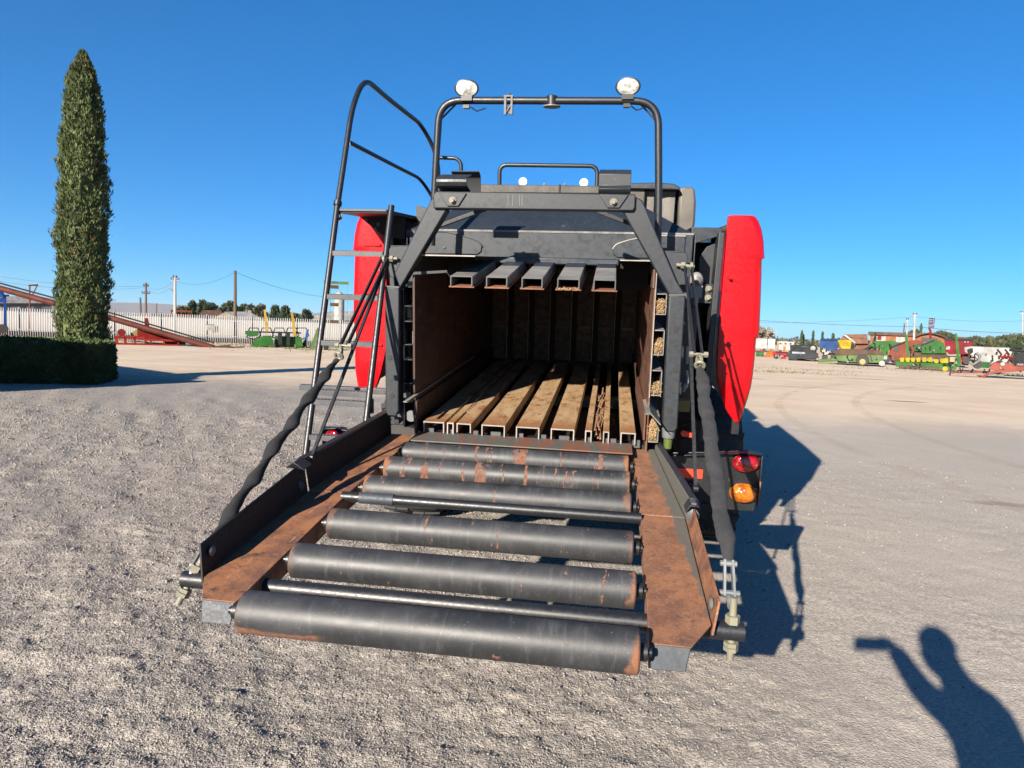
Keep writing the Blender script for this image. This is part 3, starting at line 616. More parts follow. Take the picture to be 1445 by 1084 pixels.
# grey plastic cover of the knotter and twine area
mb = MB(); prof = [(.46, 1.47), (.52, 1.482), (.70, 1.487), (.84, 1.478), (.885, 1.455), (.885, 1.43), (.84, 1.433), (.46, 1.438)]
mb.prism(prof[::-1], 'y', 2.30, 2.9); part(mb, 'cover_top', 'hood', bevel=.008)
rings = []
for k, (x, y) in enumerate(((.47, 2.42), (.52, 2.40), (.525, 2.44), (.56, 2.43), (.63, 2.40), (.70, 2.40), (.705, 2.43), (.75, 2.42), (.80, 2.40), (.86, 2.40), (.868, 2.45))):
    rings.append([(x, y, 1.10), (x + .006 * math.sin(k), y, 1.43), (x, 2.9, 1.43), (x, 2.9, 1.10)])
mb = MB().loft(rings); part(mb, 'twine_cover', 'tank', bevel=.004)
mb = MB(); mb.prism([(.895, 1.08), (1.018, 1.08), (1.03, 1.20), (1.026, 1.36), (1.008, 1.455), (.99, 1.464), (.89, 1.462)], 'y', 2.38, 3.3); part(mb, 'twine_cover', 'tank', bevel=.02)
# side body shields behind the red panels
for s in (-1, 1):
    mb = MB(); mb.hexa([(s * .862, 1.0, .975), (s * 1.045, 1.0, 1.035), (s * 1.045, 1.5, 1.035), (s * .862, 1.5, .975), (s * .862, 1.0, 1.083), (s * 1.045, 1.0, 1.080), (s * 1.045, 1.5, 1.080), (s * .862, 1.5, 1.083)]); part(mb, 'rear_shield', 'hood', bevel=.004)
    mb = MB(); mb.prism([(s * x, z) for x, z in ((.985, -.25), (1.02, -.25), (1.05, 1.05), (1.015, 1.05))], 'y', .92, 1.25); part(mb, 'panel_hinge_post', 'frame', bevel=.004)
    mb = MB(); mb.prism([(s * x, z) for x, z in ((.93, .76), (1.03, .72), (1.04, 1.0), (.965, .965), (.925, .90))], 'y', 1.05, 1.06); mb.box(*sorted((s * .84, s * 1.02)), .98, .99, .62, .74); part(mb, 'panel_bracket', 'frame', bevel=.003)
    mb = MB(); bolt(mb, (s * .985, .98, .655), (0, -1, 0), .014, .02); bolt(mb, (s * .985, .98, .71), (0, -1, 0), .014, .02); part(mb, 'bracket_bolt', 'dullzinc', split=True)
    mb = MB(); mb.box(*sorted((s * .87, s * 1.04)), 1.3, 4.6, -.2, 1.0); part(mb, 'side_body', 'dark')
    mb = MB(); mb.box(*sorted((s * .765, s * .855)), .35, .68, .10, .635); mb.box(*sorted((s * .77, s * .85)), .33, .34, .62, .635); part(mb, 'guard_box', 'black', bevel=.004)

# --- red side panels: curved rear corner and a long flank
def red_panel(s):
    prof = [  # z, inner x, outer x
        (1.150, 1.075, 1.205), (1.146, 1.063, 1.222), (1.12, 1.060, 1.243), (1.07, 1.059, 1.266), (1.00, 1.059, 1.283), (.93, 1.059, 1.292), (.902, 1.059, 1.297), (.897, 1.059, 1.284), (.893, 1.059, 1.281),
        (.80, 1.058, 1.288), (.65, 1.057, 1.296), (.50, 1.056, 1.302), (.424, 1.057, 1.303), (.418, 1.057, 1.291), (.414, 1.057, 1.288), (.30, 1.059, 1.290), (.20, 1.066, 1.288), (.12, 1.080, 1.283), (.04, 1.104, 1.273), (-.03, 1.138, 1.260), (-.08, 1.172, 1.247), (-.118, 1.205, 1.232)]
    if s < 0: prof = [q for q in prof if q[0] >= .30 and q[0] < 1.13] + [(.20, 1.080, 1.298), (.10, 1.105, 1.297), (.02, 1.140, 1.294), (-.02, 1.160, 1.290), (-.026, 1.170, 1.280)]
    rings = []
    for z, xi, xo in prof:
        yb = .90 + max(0, .10 - z) * .25
        r_ = min(.055, (xo - xi) * .4); L = 3.2 + (.0 if z > .2 else (z - .2) * 1.5)
        outer = [(xi, yb + .05), (xi, yb), (xi + (xo - r_ - xi) * .5, yb - .004)]
        for k in range(7):
            a = -math.pi / 2 + math.pi / 2 * k / 6
            outer.append((xo - r_ + r_ * math.cos(a), yb + r_ + r_ * math.sin(a)))
        outer += [(xo + .03, yb + 1.2), (xo + .02, yb + L)]
        inner = [(xo + .005, yb + L), (xo + .012, yb + 1.2), (xo - .02, yb + r_ + .03), (xi + .01, yb + .055)]
        rings.append([(s * x, y, z) for x, y in outer + inner])
    o = part(MB().loft(rings), 'side_panel', 'red')
    mb = MB()
    for (xa, za), (xb, zb) in (((1.066, .400), (1.188, -.072)), ((1.098, .415), (1.236, -.060))):
        yb = .8965
        mb.hexa([(s * xa, yb - .004, za), (s * (xa + .014), yb - .004, za), (s * (xa + .014), yb + .002, za), (s * xa, yb + .002, za), (s * xa, yb - .004, za + .02), (s * (xa + .014), yb - .004, za + .02), (s * (xa + .014), yb + .002, za + .02), (s * xa, yb + .002, za + .02)])
    mb = MB(); mb.box(*sorted((s * 1.085, s * 1.10)), .86, .895, .775, .79); part(mb, 'panel_catch', 'step' if s < 0 else 'red', o)
    if s < 0:
        mb = MB()
        for z in (.93, .62, .28): mb.box(s * 1.2, s * 1.09, .885, .897, z, z + .012)
        part(mb, 'panel_rib', 'red', o, split=True)
    mb = MB(); mb.box(*sorted((s * 1.19, s * 1.235)), .97, 1.0, -.20, -.1); part(mb, 'panel_stay', 'black', o)
    return o
red_panel(1); red_panel(-1)

# --- ladder, platform, handrail (left)
def lad(z): return (-.06 + (z + .237) * .3835)      # Y of the rails at a given height
mb = MB()
mb.tube([(-1.2, lad(-.24), -.24), (-1.2, lad(1.10), 1.10), (-1.2, lad(1.14), 1.14)], .0175, 12)
mb.tube([(-.875, lad(-.10) - .02, -.10), (-.875, lad(1.15), 1.15)], .0175, 12)
ladder = part(mb, 'ladder', 'tube')
for z in (.877, .636, .386, .126, .076, -.106):
    y = lad(z); w = .06
    mb = MB(); mb.box(-1.185, -.888, y - .022, y + .022, z - .016, z + .012)
    for k in range(14): mb.box(-1.17 + k * .02, -1.158 + k * .02, y - .023, y - .012, z + .012, z + .0155)
    part(mb, 'ladder_step', 'step', ladder, bevel=.002)
mb = MB(); mb.ball((-.872, lad(.02) - .02, .0), .02, .02, .03); mb.box(-.885, -.86, lad(.1) - .02, lad(.1), .03, .12); part(mb, 'ladder_latch', 'black', ladder)
mb = MB(); mb.box(-1.195, -.90, .47, 1.75, 1.105, 1.128); plat = part(mb, 'platform', 'black', bevel=.003)
mb = MB(); mb.box(-1.19, -.90, .458, .469, 1.116, 1.130); part(mb, 'platform_edge', 'step', plat, bevel=.002)
mb = MB(); mb.prism([(-1.19, 1.104), (-1.12, 1.05), (-1.04, .99), (-.90, .97), (-.90, 1.104)], 'y', .80, .812); part(mb, 'platform_support', 'pocket', plat)  # near-black colour paints in the shade under the platform
mb = MB()
for x, z in ((-1.15, 1.085), (-1.07, 1.06), (-1.09, 1.03)): bolt(mb, (x, .80, z), (0, -1, 0), .008, .01)
bolt(mb, (-1.19, .47, 1.085), (0, -1, 0), .014, .02); part(mb, 'support_bolt', 'steel', plat, split=True)
mb = MB(); mb.prism([(-.90, .97), (-.76, .93), (-.70, .95), (-.62, 1.06), (-.62, 1.10), (-.80, 1.16), (-.90, 1.19)], 'y', 1.05, 1.07); mb.prism([(-.90, 1.13), (-.62, 1.08), (-.62, 1.10), (-.80, 1.17), (-.90, 1.20)], 'y', 1.07, 2.0); part(mb, 'platform_side_sheet', 'black', plat)
mb = MB(); mb.tube(fillet([(-1.2, lad(1.13), 1.13), (-1.2, .735, 1.752), (-1.195, .93, 1.955), (-1.19, 1.4, 1.93), (-1.16, 2.1, 1.895), (-1.06, 2.22, 1.68), (-1.045, 2.22, 1.40)], .16, 8), .0165, 12)
hr = part(mb, 'handrail', 'tube')
mb = MB(); mb.tube(fillet([(-1.2, .69, 1.53), (-1.18, 1.5, 1.50), (-1.15, 2.05, 1.475), (-1.06, 2.2, 1.29)], .14, 6), .0135, 10); mb.tube(fillet([(-1.04, 2.2, 1.66), (-.90, 2.2, 1.655), (-.86, 2.2, 1.62), (-.855, 2.2, 1.40)], .06, 6), .0155, 10); part(mb, 'handrail_bar', 'tube', hr)
mb = MB(); mb.lathe([(.024, -.012), (.024, .012)], (-1.2, lad(1.16), 1.16), (0, .36, 1), 12); part(mb, 'rail_socket', 'black', hr)

# --- tail lamp boards
for s in (-1, 1):
    mb = MB(); P = [(.70, -.155), (1.00, -.130), (1.15, -.112), (1.225, -.120), (1.232, -.145), (1.215, -.452), (1.05, -.452), (.88, -.30), (.70, -.30)]
    mb.prism([(s * x, z) for x, z in P], 'y', .262, .270); mb.prism([(s * x, z) for x, z in ((.72, -.158), (1.0, -.132), (1.15, -.115), (1.228, -.122), (1.228, -.128), (1.15, -.121), (1.0, -.138), (.72, -.164))], 'y', .22, .262)
    mb.box(*sorted((s * 1.221, s * 1.229)), .225, .262, -.42, -.13)
    bd = part(mb, 'tail_lamp_board', 'black', bevel=.003)
    for (x, z, m_) in ((1.147, -.180, 'lens_red'), (1.150, -.350, 'lens_amber')):
        c = Vector((s * x, .262, z)); d = Vector((0, -1, .05))
        mb = MB(); mb.lathe([(.074, 0), (.076, .012), (.072, .02)], c, d, 28, 1.0, .72); o = part(mb, 'tail_lamp', 'lamp_rim' if 'red' in m_ else M['lens_amber'], bd, label='red tail lamp' if 'red' in m_ else 'amber turn signal lamp')
        mb = MB(); mb.lathe([(.070, .018), (.068, .028), (.055, .040), (.031, .047), (.006, .05)], c, d, 28, 1.0, .72); part(mb, 'lamp_lens', m_, o)
        if 'red' in m_:
            mb = MB(); bolt(mb, (s * x - .05, .255, z), (0, -1, 0), .005, .036); bolt(mb, (s * x + .05, .255, z), (0, -1, 0), .005, .036); part(mb, 'lens_screw', 'steel', o, split=True)
    mb = MB(); mb.box(*sorted((s * .74, s * .93)), .256, .262, -.285, -.235); part(mb, 'reflective_strip', 'redreflect', bd)
    mb = MB(); mb.bar((s * .64, .30, -.20), (s * .9, .30, -.2), .05, .05); mb.tube([(s * 1.15, .27, -.22), (s * 1.15, .30, -.33)], .006, 6); part(mb, 'board_arm', 'black', bd)
mb = MB(); mb.box(1.222, 1.2295, .222, .226, -.38, -.27); part(mb, 'rust_streak', 'rust_lip')
# hoses, couplings, caps seen at the sides of the mouth
mb = MB()
for k, (x, y) in enumerate(((-.63, .09), (-.64, .13), (-.655, .11))): mb.tube(fillet([(x, y, .74 - k * .03), (x + .02, y - .02, .58), (x - .01, y, .36), (x, y + .03, .05)], .1, 4), .007, 8)
mb.tube(fillet([(-.625, .06, .62), (-.60, .05, .67), (-.625, .07, .70)], .03, 5), .008, 8); part(mb, 'hydraulic_hose', 'rubber', split=True)
mb = MB(); mb.box(-.655, -.635, .05, .056, .55, .62); mb.box(-.632, -.618, .06, .068, .40, .48); mb.lathe([(.03, 0), (.03, .01)], (-.63, .03, .03), (0, -1, 0), 18); part(mb, 'grey_label', 'steel', split=True)
mb = MB(); mb.box(.765, .828, .18, .24, .095, .158); part(mb, 'yellow_block', 'yellow_cap', bevel=.004)
mb = MB(); mb.lathe([(.020, 0), (.022, .05)], (.712, .0, -.055), (0, 0, 1), 14); part(mb, 'olive_cap', 'green_cap')
mb = MB(); mb.lathe([(.030, 0), (.034, .045), (.02, .06)], (.712, .0, .0), (0, 0, 1), 14); part(mb, 'hose_coupling', 'steel')
mb = MB(); mb.prism([(.79, -.02), (.80, -.005), (.86, -.02), (.862, -.04), (.80, -.036)], 'y', .18, .20); part(mb, 'red_handle', 'redreflect')
mb = MB(); mb.tube([(.79, .1, .33), (.80, .1, .27), (.78, .1, .22)], .008, 6); mb.ball((.785, .1, .25), .018); mb.tube([(.785, .12, .45), (.79, .12, .36)], .010, 6); part(mb, 'chain_end', 'steel')
mb = MB(); mb.ball((.848, .45, .772), .037, .03, .046); mb.box(.816, .880, .42, .48, .68, .745); mb.tube([(.848, .45, .69), (.846, .45, .42)], .017, 12); part(mb, 'cylinder_clevis', 'toptine', label='grey hydraulic cylinder clevis beside the right frame post')
mb = MB(); mb.lathe([(.022, 0), (.024, .01), (.012, .016)], (.848, .42, .772), (0, -1, 0), 14); part(mb, 'clevis_pin', 'step')
mb = MB(); mb.box(.735, .775, .04, .12, .66, .72); mb.box(-.76, -.70, .05, .12, .10, .16); mb.box(-.78, -.69, .10, .16, .0, .10); part(mb, 'frame_lug', 'step', bevel=.004, split=True)
mb = MB(); mb.box(-1.45, -.78, .42, .46, .055, .088); mb.box(-.83, -.70, .40, .41, -.03, .085); part(mb, 'ladder_stay', 'step', bevel=.003)

# --- running gear
mb = MB(); mb.box(-.95, .95, 2.2, 2.4, -.82, -.66); mb.box(-.9, .9, 3.5, 3.65, -.95, -.80); mb.box(-.5, -.44, 2.2, 3.7, -.85, -.40); mb.box(.44, .5, 2.2, 3.7, -.85, -.40); mb.box(-.55, -.42, .3, 5.5, -.45, -.22); mb.box(.42, .55, .3, 5.5, -.45, -.22); mb.box(-.6, .6, .15, .3, -.35, -.18); part(mb, 'chassis', 'dark', bevel=.005)
def wheel(x, y):
    R0 = .60; cz = -1.121 - .1049 * y + R0 - .012; w = .24; mb = MB(); n = 48; prof = [(.34, -w), (.48, -w - .01), (.56, -w + .01), (R0 - .012, -w * .8), (R0, -w * .4), (R0, w * .4), (R0 - .012, w * .8), (.56, w - .01), (.48, w + .01), (.34, w)]
    mb.lathe(prof, (x, y, cz), (1, 0, 0), 48)
    for k in range(44):
        a = 6.283 * k / 44; sgn = 1 if k % 2 else -1
        p = Vector((x + sgn * w * .45, y + math.cos(a) * R0, cz + math.sin(a) * R0)); q = Vector((x + sgn * w * .95, y + math.cos(a + .06) * (R0 - .02), cz + math.sin(a + .06) * (R0 - .02)))
        mb.bar(p - Vector((sgn * w * .4, 0, 0)), p, .05, .03, (0, math.cos(a), math.sin(a))); mb.bar(p, q, .05, .03, (0, math.cos(a), math.sin(a)))
    t = part(mb, 'wheel', 'rubber'); mb = MB(); mb.lathe([(.33, -w * .7), (.34, -w * .9), (.30, -w * .6), (.12, -w * .3), (.12, w * .3), (.30, w * .6), (.34, w * .9), (.33, w * .7)], (x, y, cz), (1, 0, 0), 32); part(mb, 'rim', 'step', t)
for x in (-1.2, 1.2):
    for y in (2.25, 3.55): wheel(x, y)
mb = MB(); mb.box(-.10, .10, 5.4, 8.6, -.42, -.25); mb.box(-.06, .06, 8.2, 8.3, -1.96, -.42); mb.box(-.15, .15, 8.1, 8.4, -1.99, -1.95); part(mb, 'drawbar', 'frame', bevel=.005)
mb = MB(); mb.box(-.95, .95, 4.6, 6.2, -.3, 1.25); part(mb, 'front_body', 'hood', bevel=.03)

# --- roller chute
def cz(y): return -.085 + .0328 * y
mb = MB(); mb.hexa([(-.585, -.165, cz(-.165) + .034), (.535, -.165, cz(-.165) + .034), (.535, .02, cz(.02) + .028), (-.585, .02, cz(.02) + .028), (-.585, -.165, cz(-.165) + .042), (.535, -.165, cz(-.165) + .042), (.535, .02, cz(.02) + .036), (-.585, .02, cz(.02) + .036)])
chute = part(mb, 'roller_chute', 'plate', bevel=.003, label='folded-down roller chute with worn black rollers between rusty rails')
RY = [(-.215, .052, 'rust banded roller next to the chamber'), (-.479, .056, None), (-.739, .056, None), (-1.112, .0565, None), (-1.412, .057, None), (-1.742, .0595, 'outermost roller, thicker than the rest, with a rusty underside')]
for i, (y, r, lab) in enumerate(RY):
    mb = MB(); z = cz(y) - (.008 if i == 0 else 0) + (.006 if i == 5 else 0); x0, x1 = (-.588 if i == 5 else -.597), .515; e = .004
    mb.lathe([(r * .82, -.002), (r * .84, 0), (r - e, 0), (r, e), (r, .3), (r, .6), (r, .9), (r, x1 - x0 - e), (r - e, x1 - x0), (r * .84, x1 - x0), (r * .82, x1 - x0 + .002)], (x0, y, z), (1, 0, 0), 40)
    o = part(mb, 'roller', ('roller_banded', 'roller_banded', 'roller', 'roller', 'roller', 'roller_low')[i], chute, label=lab)
    mb = MB(); mb.tube([(-.632, y, z), (.548, y, z)], .011, 10); mb.lathe([(.024, 0), (.024, .018), (.016, .022)], (.518, y, z), (1, 0, 0), 14); mb.lathe([(.024, 0), (.024, .018), (.016, .022)], (-.60, y, z), (-1, 0, 0), 14)
    part(mb, 'roller_axle', 'black', o)
y = -.85; mb = MB(); mb.tube([(-.66, y, cz(y)), (.553, y, cz(y))], .0205, 16); o = part(mb, 'cross_tube', 'tube', chute)
mb = MB(); mb.tube([(-.585, y, cz(y)), (-.44, y, cz(y))], .0235, 16); part(mb, 'bare_sleeve', 'blue_edge', o)
mb = MB(); mb.box(-.64, .55, -.99, -.955, cz(-.97) - .045, cz(-.97) - .035); part(mb, 'cross_flat', 'black', chute, bevel=.002)
y = -1.515; bz = cz(y) - .045; mb = MB(); mb.tube([(-.93, y, bz), (.823, y, bz)], .0265, 20); part(mb, 'cross_tube', 'tube', chute, label='longer cross tube sticking out on both sides')
mb = MB(); mb.box(-.49, -.36, -1.34, -1.325, cz(-1.3) - .10, cz(-1.3) - .088); part(mb, 'under_strap', 'step', chute)
def rail(s, ya, yb, inn_a, inn_b, out_a, out_b, near):
    """floor strip with a leaning outer wall, from ya (nearer) to yb"""
    m_f = 'ledge' if s < 0 else 'rail_right'
    t = .006; za, zb = cz(ya), cz(yb); mb = MB()
    if near:   # chamfered outer corner towards the tip
        P = [(inn_a, ya - .12, cz(ya - .12)), (out_a - .068, ya - .12, cz(ya - .12)), (out_a, ya, za), (out_b, yb, zb), (inn_b, yb, zb)]
    else:
        P = [(inn_a, ya, za), (out_a, ya, za), (out_b, yb, zb), (inn_b, yb, zb)]
    n = len(P); V = [(s * x - .05, y_, z_) for x, y_, z_ in P]; V += [(x, y_, z_ - t) for x, y_, z_ in V]
    mb.add(V, [tuple(range(n)), tuple(range(n, 2 * n))[::-1]] + [(i, (i + 1) % n, (i + 1) % n + n, i + n) for i in range(n)])
    # inner skirt
    ysk = ya - .12 if near else ya
    mb.hexa([(s * inn_a - .05, ysk, cz(ysk) - .075), (s * (inn_a + .006) - .05, ysk, cz(ysk) - .075), (s * (inn_b + .006) - .05, yb, zb - .075), (s * inn_b - .05, yb, zb - .075),
             (s * inn_a - .05, ysk, cz(ysk) - t - .0005), (s * (inn_a + .006) - .05, ysk, cz(ysk) - t - .0005), (s * (inn_b + .006) - .05, yb, zb - t - .0005), (s * inn_b - .05, yb, zb - t - .0005)])
    o = part(mb, 'side_rail', m_f, chute, bevel=.0015)
    # outer wall, leaning out a little
    ha, hb = (.098, .125) if near else (.125, .13); w = .007
    if s > 0: ha, hb = (.062, .066) if near else (.060, .034)
    def W(x, y_, z_, lean): return (s * (x + lean) - .05, y_, z_)
    mb = MB(); xa, xb = out_a + .0015, out_b + .0015
    if near:
        mb.hexa([W(xa, ya - .004, za - .03, 0), W(xa + w, ya - .004, za - .03, 0), W(xb + w, yb, zb - .03, 0), W(xb, yb, zb - .03, 0), W(xa, ya + .02, za + ha, .016), W(xa + w, ya + .02, za + ha, .016), W(xb + w, yb, zb + hb, .018), W(xb, yb, zb + hb, .018)])
    else:
        mb.hexa([W(xa, ya + .012, za - .03, 0), W(xa + w, ya + .012, za - .03, 0), W(xb + w, yb, zb - .03, 0), W(xb, yb, zb - .03, 0), W(xa, ya + .012, za + ha, .018), W(xa + w, ya + .012, za + ha, .018), W(xb + w, yb, zb + hb, .004), W(xb, yb, zb + hb, .004)])
        if s < 0: mb.hexa([W(xa + w + .0005, ya + .012, za + hb - .008, .018), W(xa + w + .035, ya + .012, za + hb - .008, .018), W(xb + w + .03, yb, zb + hb - .008, .004), W(xb + w + .0005, yb, zb + hb - .008, .004), W(xa + w + .0005, ya + .012, za + hb, .018), W(xa + w + .035, ya + .012, za + hb, .018), W(xb + w + .03, yb, zb + hb, .004), W(xb + w + .0005, yb, zb + hb, .004)])
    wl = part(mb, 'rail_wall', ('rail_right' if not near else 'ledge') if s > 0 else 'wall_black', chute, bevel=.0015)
    if s > 0 and not near:
        mb = MB(); mb.tube([W(xa + .022, ya + .02, za + ha - .012, .018), W(xb + .016, yb, zb + hb - .004, .004)], .016, 12); part(mb, 'edge_tube', 'frame', chute)
    if near:
        mb = MB(); mb.lathe([(.016, 0), (.018, .004), (.010, .010)], W(out_a - .002, ya + .06, za + (.060 if s < 0 else .034), .011), (-s, 0, 0), 14); part(mb, 'wall_bolt', 'steel', wl)
        ye = ya - .12; ze = cz(ye); mb = MB(); a = .078
        mb.hexa([W(inn_a + .004, ye - .028, ze - .058, 0), W(out_a - .082, ye - .028, ze - .058, 0), W(out_a - .080, ye - .022, ze - .058, 0), W(inn_a + .004, ye - .022, ze - .058, 0), W(inn_a, ye - .002, ze - .001, 0), W(out_a - .069, ye - .002, ze - .001, 0), W(out_a - .068, ye + .004, ze - .006, 0), W(inn_a, ye + .004, ze - .006, 0)])
        part(mb, 'end_flap', 'blue_edge', o, bevel=.002)
    return o
for s in (-1, 1):
    rail(s, -1.57, -.815, .596, .602, .772, .772, True)
    rail(s, -.806, .06, .602, .56 if s < 0 else .595, .772, .70, False)
    # joint bracket and latch on the outside of the rail
    xj = s * .795 - .05; mb = MB(); mb.sheet([(xj - s * .035, .0), (xj + s * .01, .03), (xj + s * .045, .005)] if s < 0 else [(xj + .02, -.04), (xj - .015, -.035), (xj - .03, -.065)], 'y', -.88, -.80, .005); mb.box(*sorted((xj - s * .012, xj + s * .010)), -.84, -.83, -.12, -.02)
    part(mb, 'joint_bracket', 'frame', chute, bevel=.002)
    mb = MB(); mb.lathe([(.020, 0), (.026, .006), (.026, .016), (.016, .022)], (xj, -.865, -.075), (-s * .4, -1, 0), 16); mb.bar((xj, -.86, -.03), (xj, -.87, -.10), .018, .012); part(mb, 'joint_boss', 'step', chute)
    # eye bolts through the tube ends
    xe = -.905 if s < 0 else .79
    mb = MB(); ax = Vector((.42 if s < 0 else .0, .45 if s < 0 else .1, 1)).normalized(); c = Vector((xe, -1.515, bz)); mb.tube([c - ax * .085, c + ax * .10], .0105, 10)
    for k in (-.052, -.038, .03, .042): mb.lathe([(.021, -.006), (.021, .006)], c + ax * k, ax, 6)
    part(mb, 'eye_bolt', 'dullzinc', chute)

# --- check straps and links on both sides
def torus(c, ax, r0, r1, n=16): 
    c, ax = Vector(c), Vector(ax).normalized(); u = ax.orthogonal().normalized(); v = ax.cross(u)
    return [c + (u * math.cos(6.283 * k / n) + v * math.sin(6.283 * k / n)) * r0 for k in range(n + 1)]
for s in (-1, 1):
    if s > 0: top, mid, low, bolt_p = (.755, .02, .845), (.782, -.43, .455), (.785, -1.41, -.020), (.785, -1.515, bz)
    else: top, mid, low, bolt_p = (-.765, .02, .855), (-.815, -.46, .43), (-.872, -1.44, -.075), (-.905, -1.515, bz)
    top, mid, low, bp = map(Vector, (top, mid, low, bolt_p))
    mb = MB(); off = Vector((.016, .0, 0))
    mb.bar(top - off, mid - off + (top - mid) * .06, .008, .018); mb.bar(top + off, mid + off + (top - mid) * .06, .008, .018)
    o = part(mb, 'strap_link', 'tube', label='pair of thin black link bars holding the strap')
    mb = MB(); e = mid + (top - mid) * .06; mb.tube([e - off * 2.0, e + off * 2.0], .007, 8); mb.lathe([(.013, -.009), (.013, .009)], e + off * 1.9, (1, 0, 0), 6); mb.lathe([(.013, -.009), (.013, .009)], e - off * 1.9, (1, 0, 0), 6)
    mb.tube(torus(e + (mid - top).normalized() * .035, (1, .3, 0), .022, .008), .008, 6, cap=False); mb.tube(torus(e + (mid - top).normalized() * .062, (.2, 1, .6), .018, .008), .0075, 6, cap=False); part(mb, 'shackle', 'dullzinc', o)
    st = mid + (mid - top).normalized() * .045
    if s < 0: pts, rs = wavy([st, st.lerp(low, .5) + Vector((0, 0, .01)), low], .025, 3, .12, 110, .8, .003)
    else: pts, rs = wavy([st, st.lerp(low, .5) + Vector((0, 0, .006)), low], .0265, 9, .13, 80, .75, .003)
    mb = MB().tube(pts, rs, 16, sq=.58 if s < 0 else .55, twist=.19 if s < 0 else .0); part(mb, 'check_strap', 'sleeve_shaded' if s < 0 else 'sleeve', label='black fabric sleeved strap on the left of the chute' if s < 0 else 'black fabric sleeved strap on the right of the chute')
    mb = MB(); d = (bp - low).normalized(); q = low + d * .02
    for k in (-1, 1): mb.bar(q + Vector((k * .011, 0, 0)) - d * .03, q + Vector((k * .014, 0, 0)) + d * .075, .007, .022)
    mb.tube([q - d * .02 - Vector((.024, 0, 0)), q - d * .02 + Vector((.024, 0, 0))], .009, 8); mb.tube([q + d * .065 - Vector((.028, 0, 0)), q + d * .065 + Vector((.03, 0, 0))], .009, 8); mb.tube(torus(q + d * .09, (1, 0, .2), .017, .006), .008, 6, cap=False)
    part(mb, 'strap_shackle', 'steel')
    mb = MB(); hinge = Vector((.775, -.66, -.04)) if s > 0 else Vector((-.842, -.74, .01)); tp = Vector((s * .752, -.03, .80))
    mb.bar(tp, hinge, .014, .010); mb.lathe([(.014, -.01), (.014, .01)], hinge, (1, 0, 0), 10); part(mb, 'latch_rod', 'tube')
# ------------------------------------------------------------------ plants
def blades(n, pos, nrm, L, W, seed, up=.75, spread=.5):
    """n small two-triangle sprays at pos (n,3), leaning outwards along nrm"""
    q = np.random.RandomState(seed)
    d = nrm * (1 - up) + np.array([0, 0, up]) + (q.rand(n, 3) - .5) * spread; d /= np.linalg.norm(d, axis=1)[:, None]
    t = q.rand(n, 3) - .5; s = np.cross(d, t); s /= np.linalg.norm(s, axis=1)[:, None]
    l = (L * (.5 + q.rand(n)))[:, None]; w = (W * (.6 + .8 * q.rand(n)))[:, None]
    V = np.stack([pos, pos + d * l * .55 - s * w, pos + d * l, pos + d * l * .55 + s * w], 1)
    return V.reshape(-1, 3), np.arange(n * 4).reshape(-1, 4)
def column_tree(name, base, H, Rm, label, cat, mat_, prof, n, seed, L=.13, W=.03, core=.82, group=None, trunk_r=.12):
    t = empty(name, base, label, cat, group=group); q = np.random.RandomState(seed)
    u = np.sort(q.rand(n)) ; a = q.rand(n) * 2 * np.pi
    pr = np.interp(u, *zip(*prof))
    lump = 1 + .10 * (vnoise(a * 2.2 + seed, u * 7, .5, 24) * 2) + .10 * np.sin(a * 5 + u * 14 + seed) * np.sin(u * 37 + a * 2) + .26 * vnoise(a * 1.3 + seed, u * 16, .35, 21) + .30 * vnoise(a * 3, u * 40, .5, 22)
    r_ = Rm * pr * lump * (.84 + .17 * q.rand(n) + .16 * (q.rand(n) > .985))
    P = np.stack([np.cos(a) * r_, np.sin(a) * r_, u * H * .985 + .02 * H], 1); N = np.stack([np.cos(a), np.sin(a), 0 * a], 1)
    V, F = blades(n, P, N, L, W, seed + 1, .72, .6)
    mb = MB(); rings = []
    for k in range(26):
        uu = .015 + k / 25 * .97; rr = Rm * float(np.interp(uu, *zip(*prof))) * core
        rings.append([(math.cos(j * .3927) * rr * (1 + .12 * math.sin(j * 2.1 + k)), math.sin(j * .3927) * rr * (1 + .12 * math.sin(j * 2.1 + k)), uu * H) for j in range(16)])
    mb.loft(rings); o = len(mb.v)
    V2 = np.concatenate([np.array(mb.v), V]); quads = [f for f in mb.f if len(f) == 4]
    F2 = np.concatenate([np.array(quads), F + o])
    np_mesh('crown', V2, F2, mat_, t)
    tr = MB().tube([(0, 0, -.1), (.02, 0, H * .3), (0, .02, H * .6)], [trunk_r, trunk_r * .8, trunk_r * .4], 10); tr.build('trunk', M['bark'], t)
    return t
cyp = at(118, 530, 20.3); cyp.z = 0
CP = [(0, .86), (.05, .93), (.12, .95), (.25, .97), (.34, .97), (.43, 1.0), (.53, .94), (.63, .86), (.735, .79), (.84, .69), (.90, .57), (.94, .43), (.97, .24), (.99, .09), (1, .01)]
cy = column_tree('cypress_tree', cyp, 7.95, .545, 'tall narrow dark green cypress standing at the end of the clipped hedge', 'tree', M['cypress'], CP, 48000, 5, .085, .013)
cy.rotation_euler = (0, R(.6), 0)
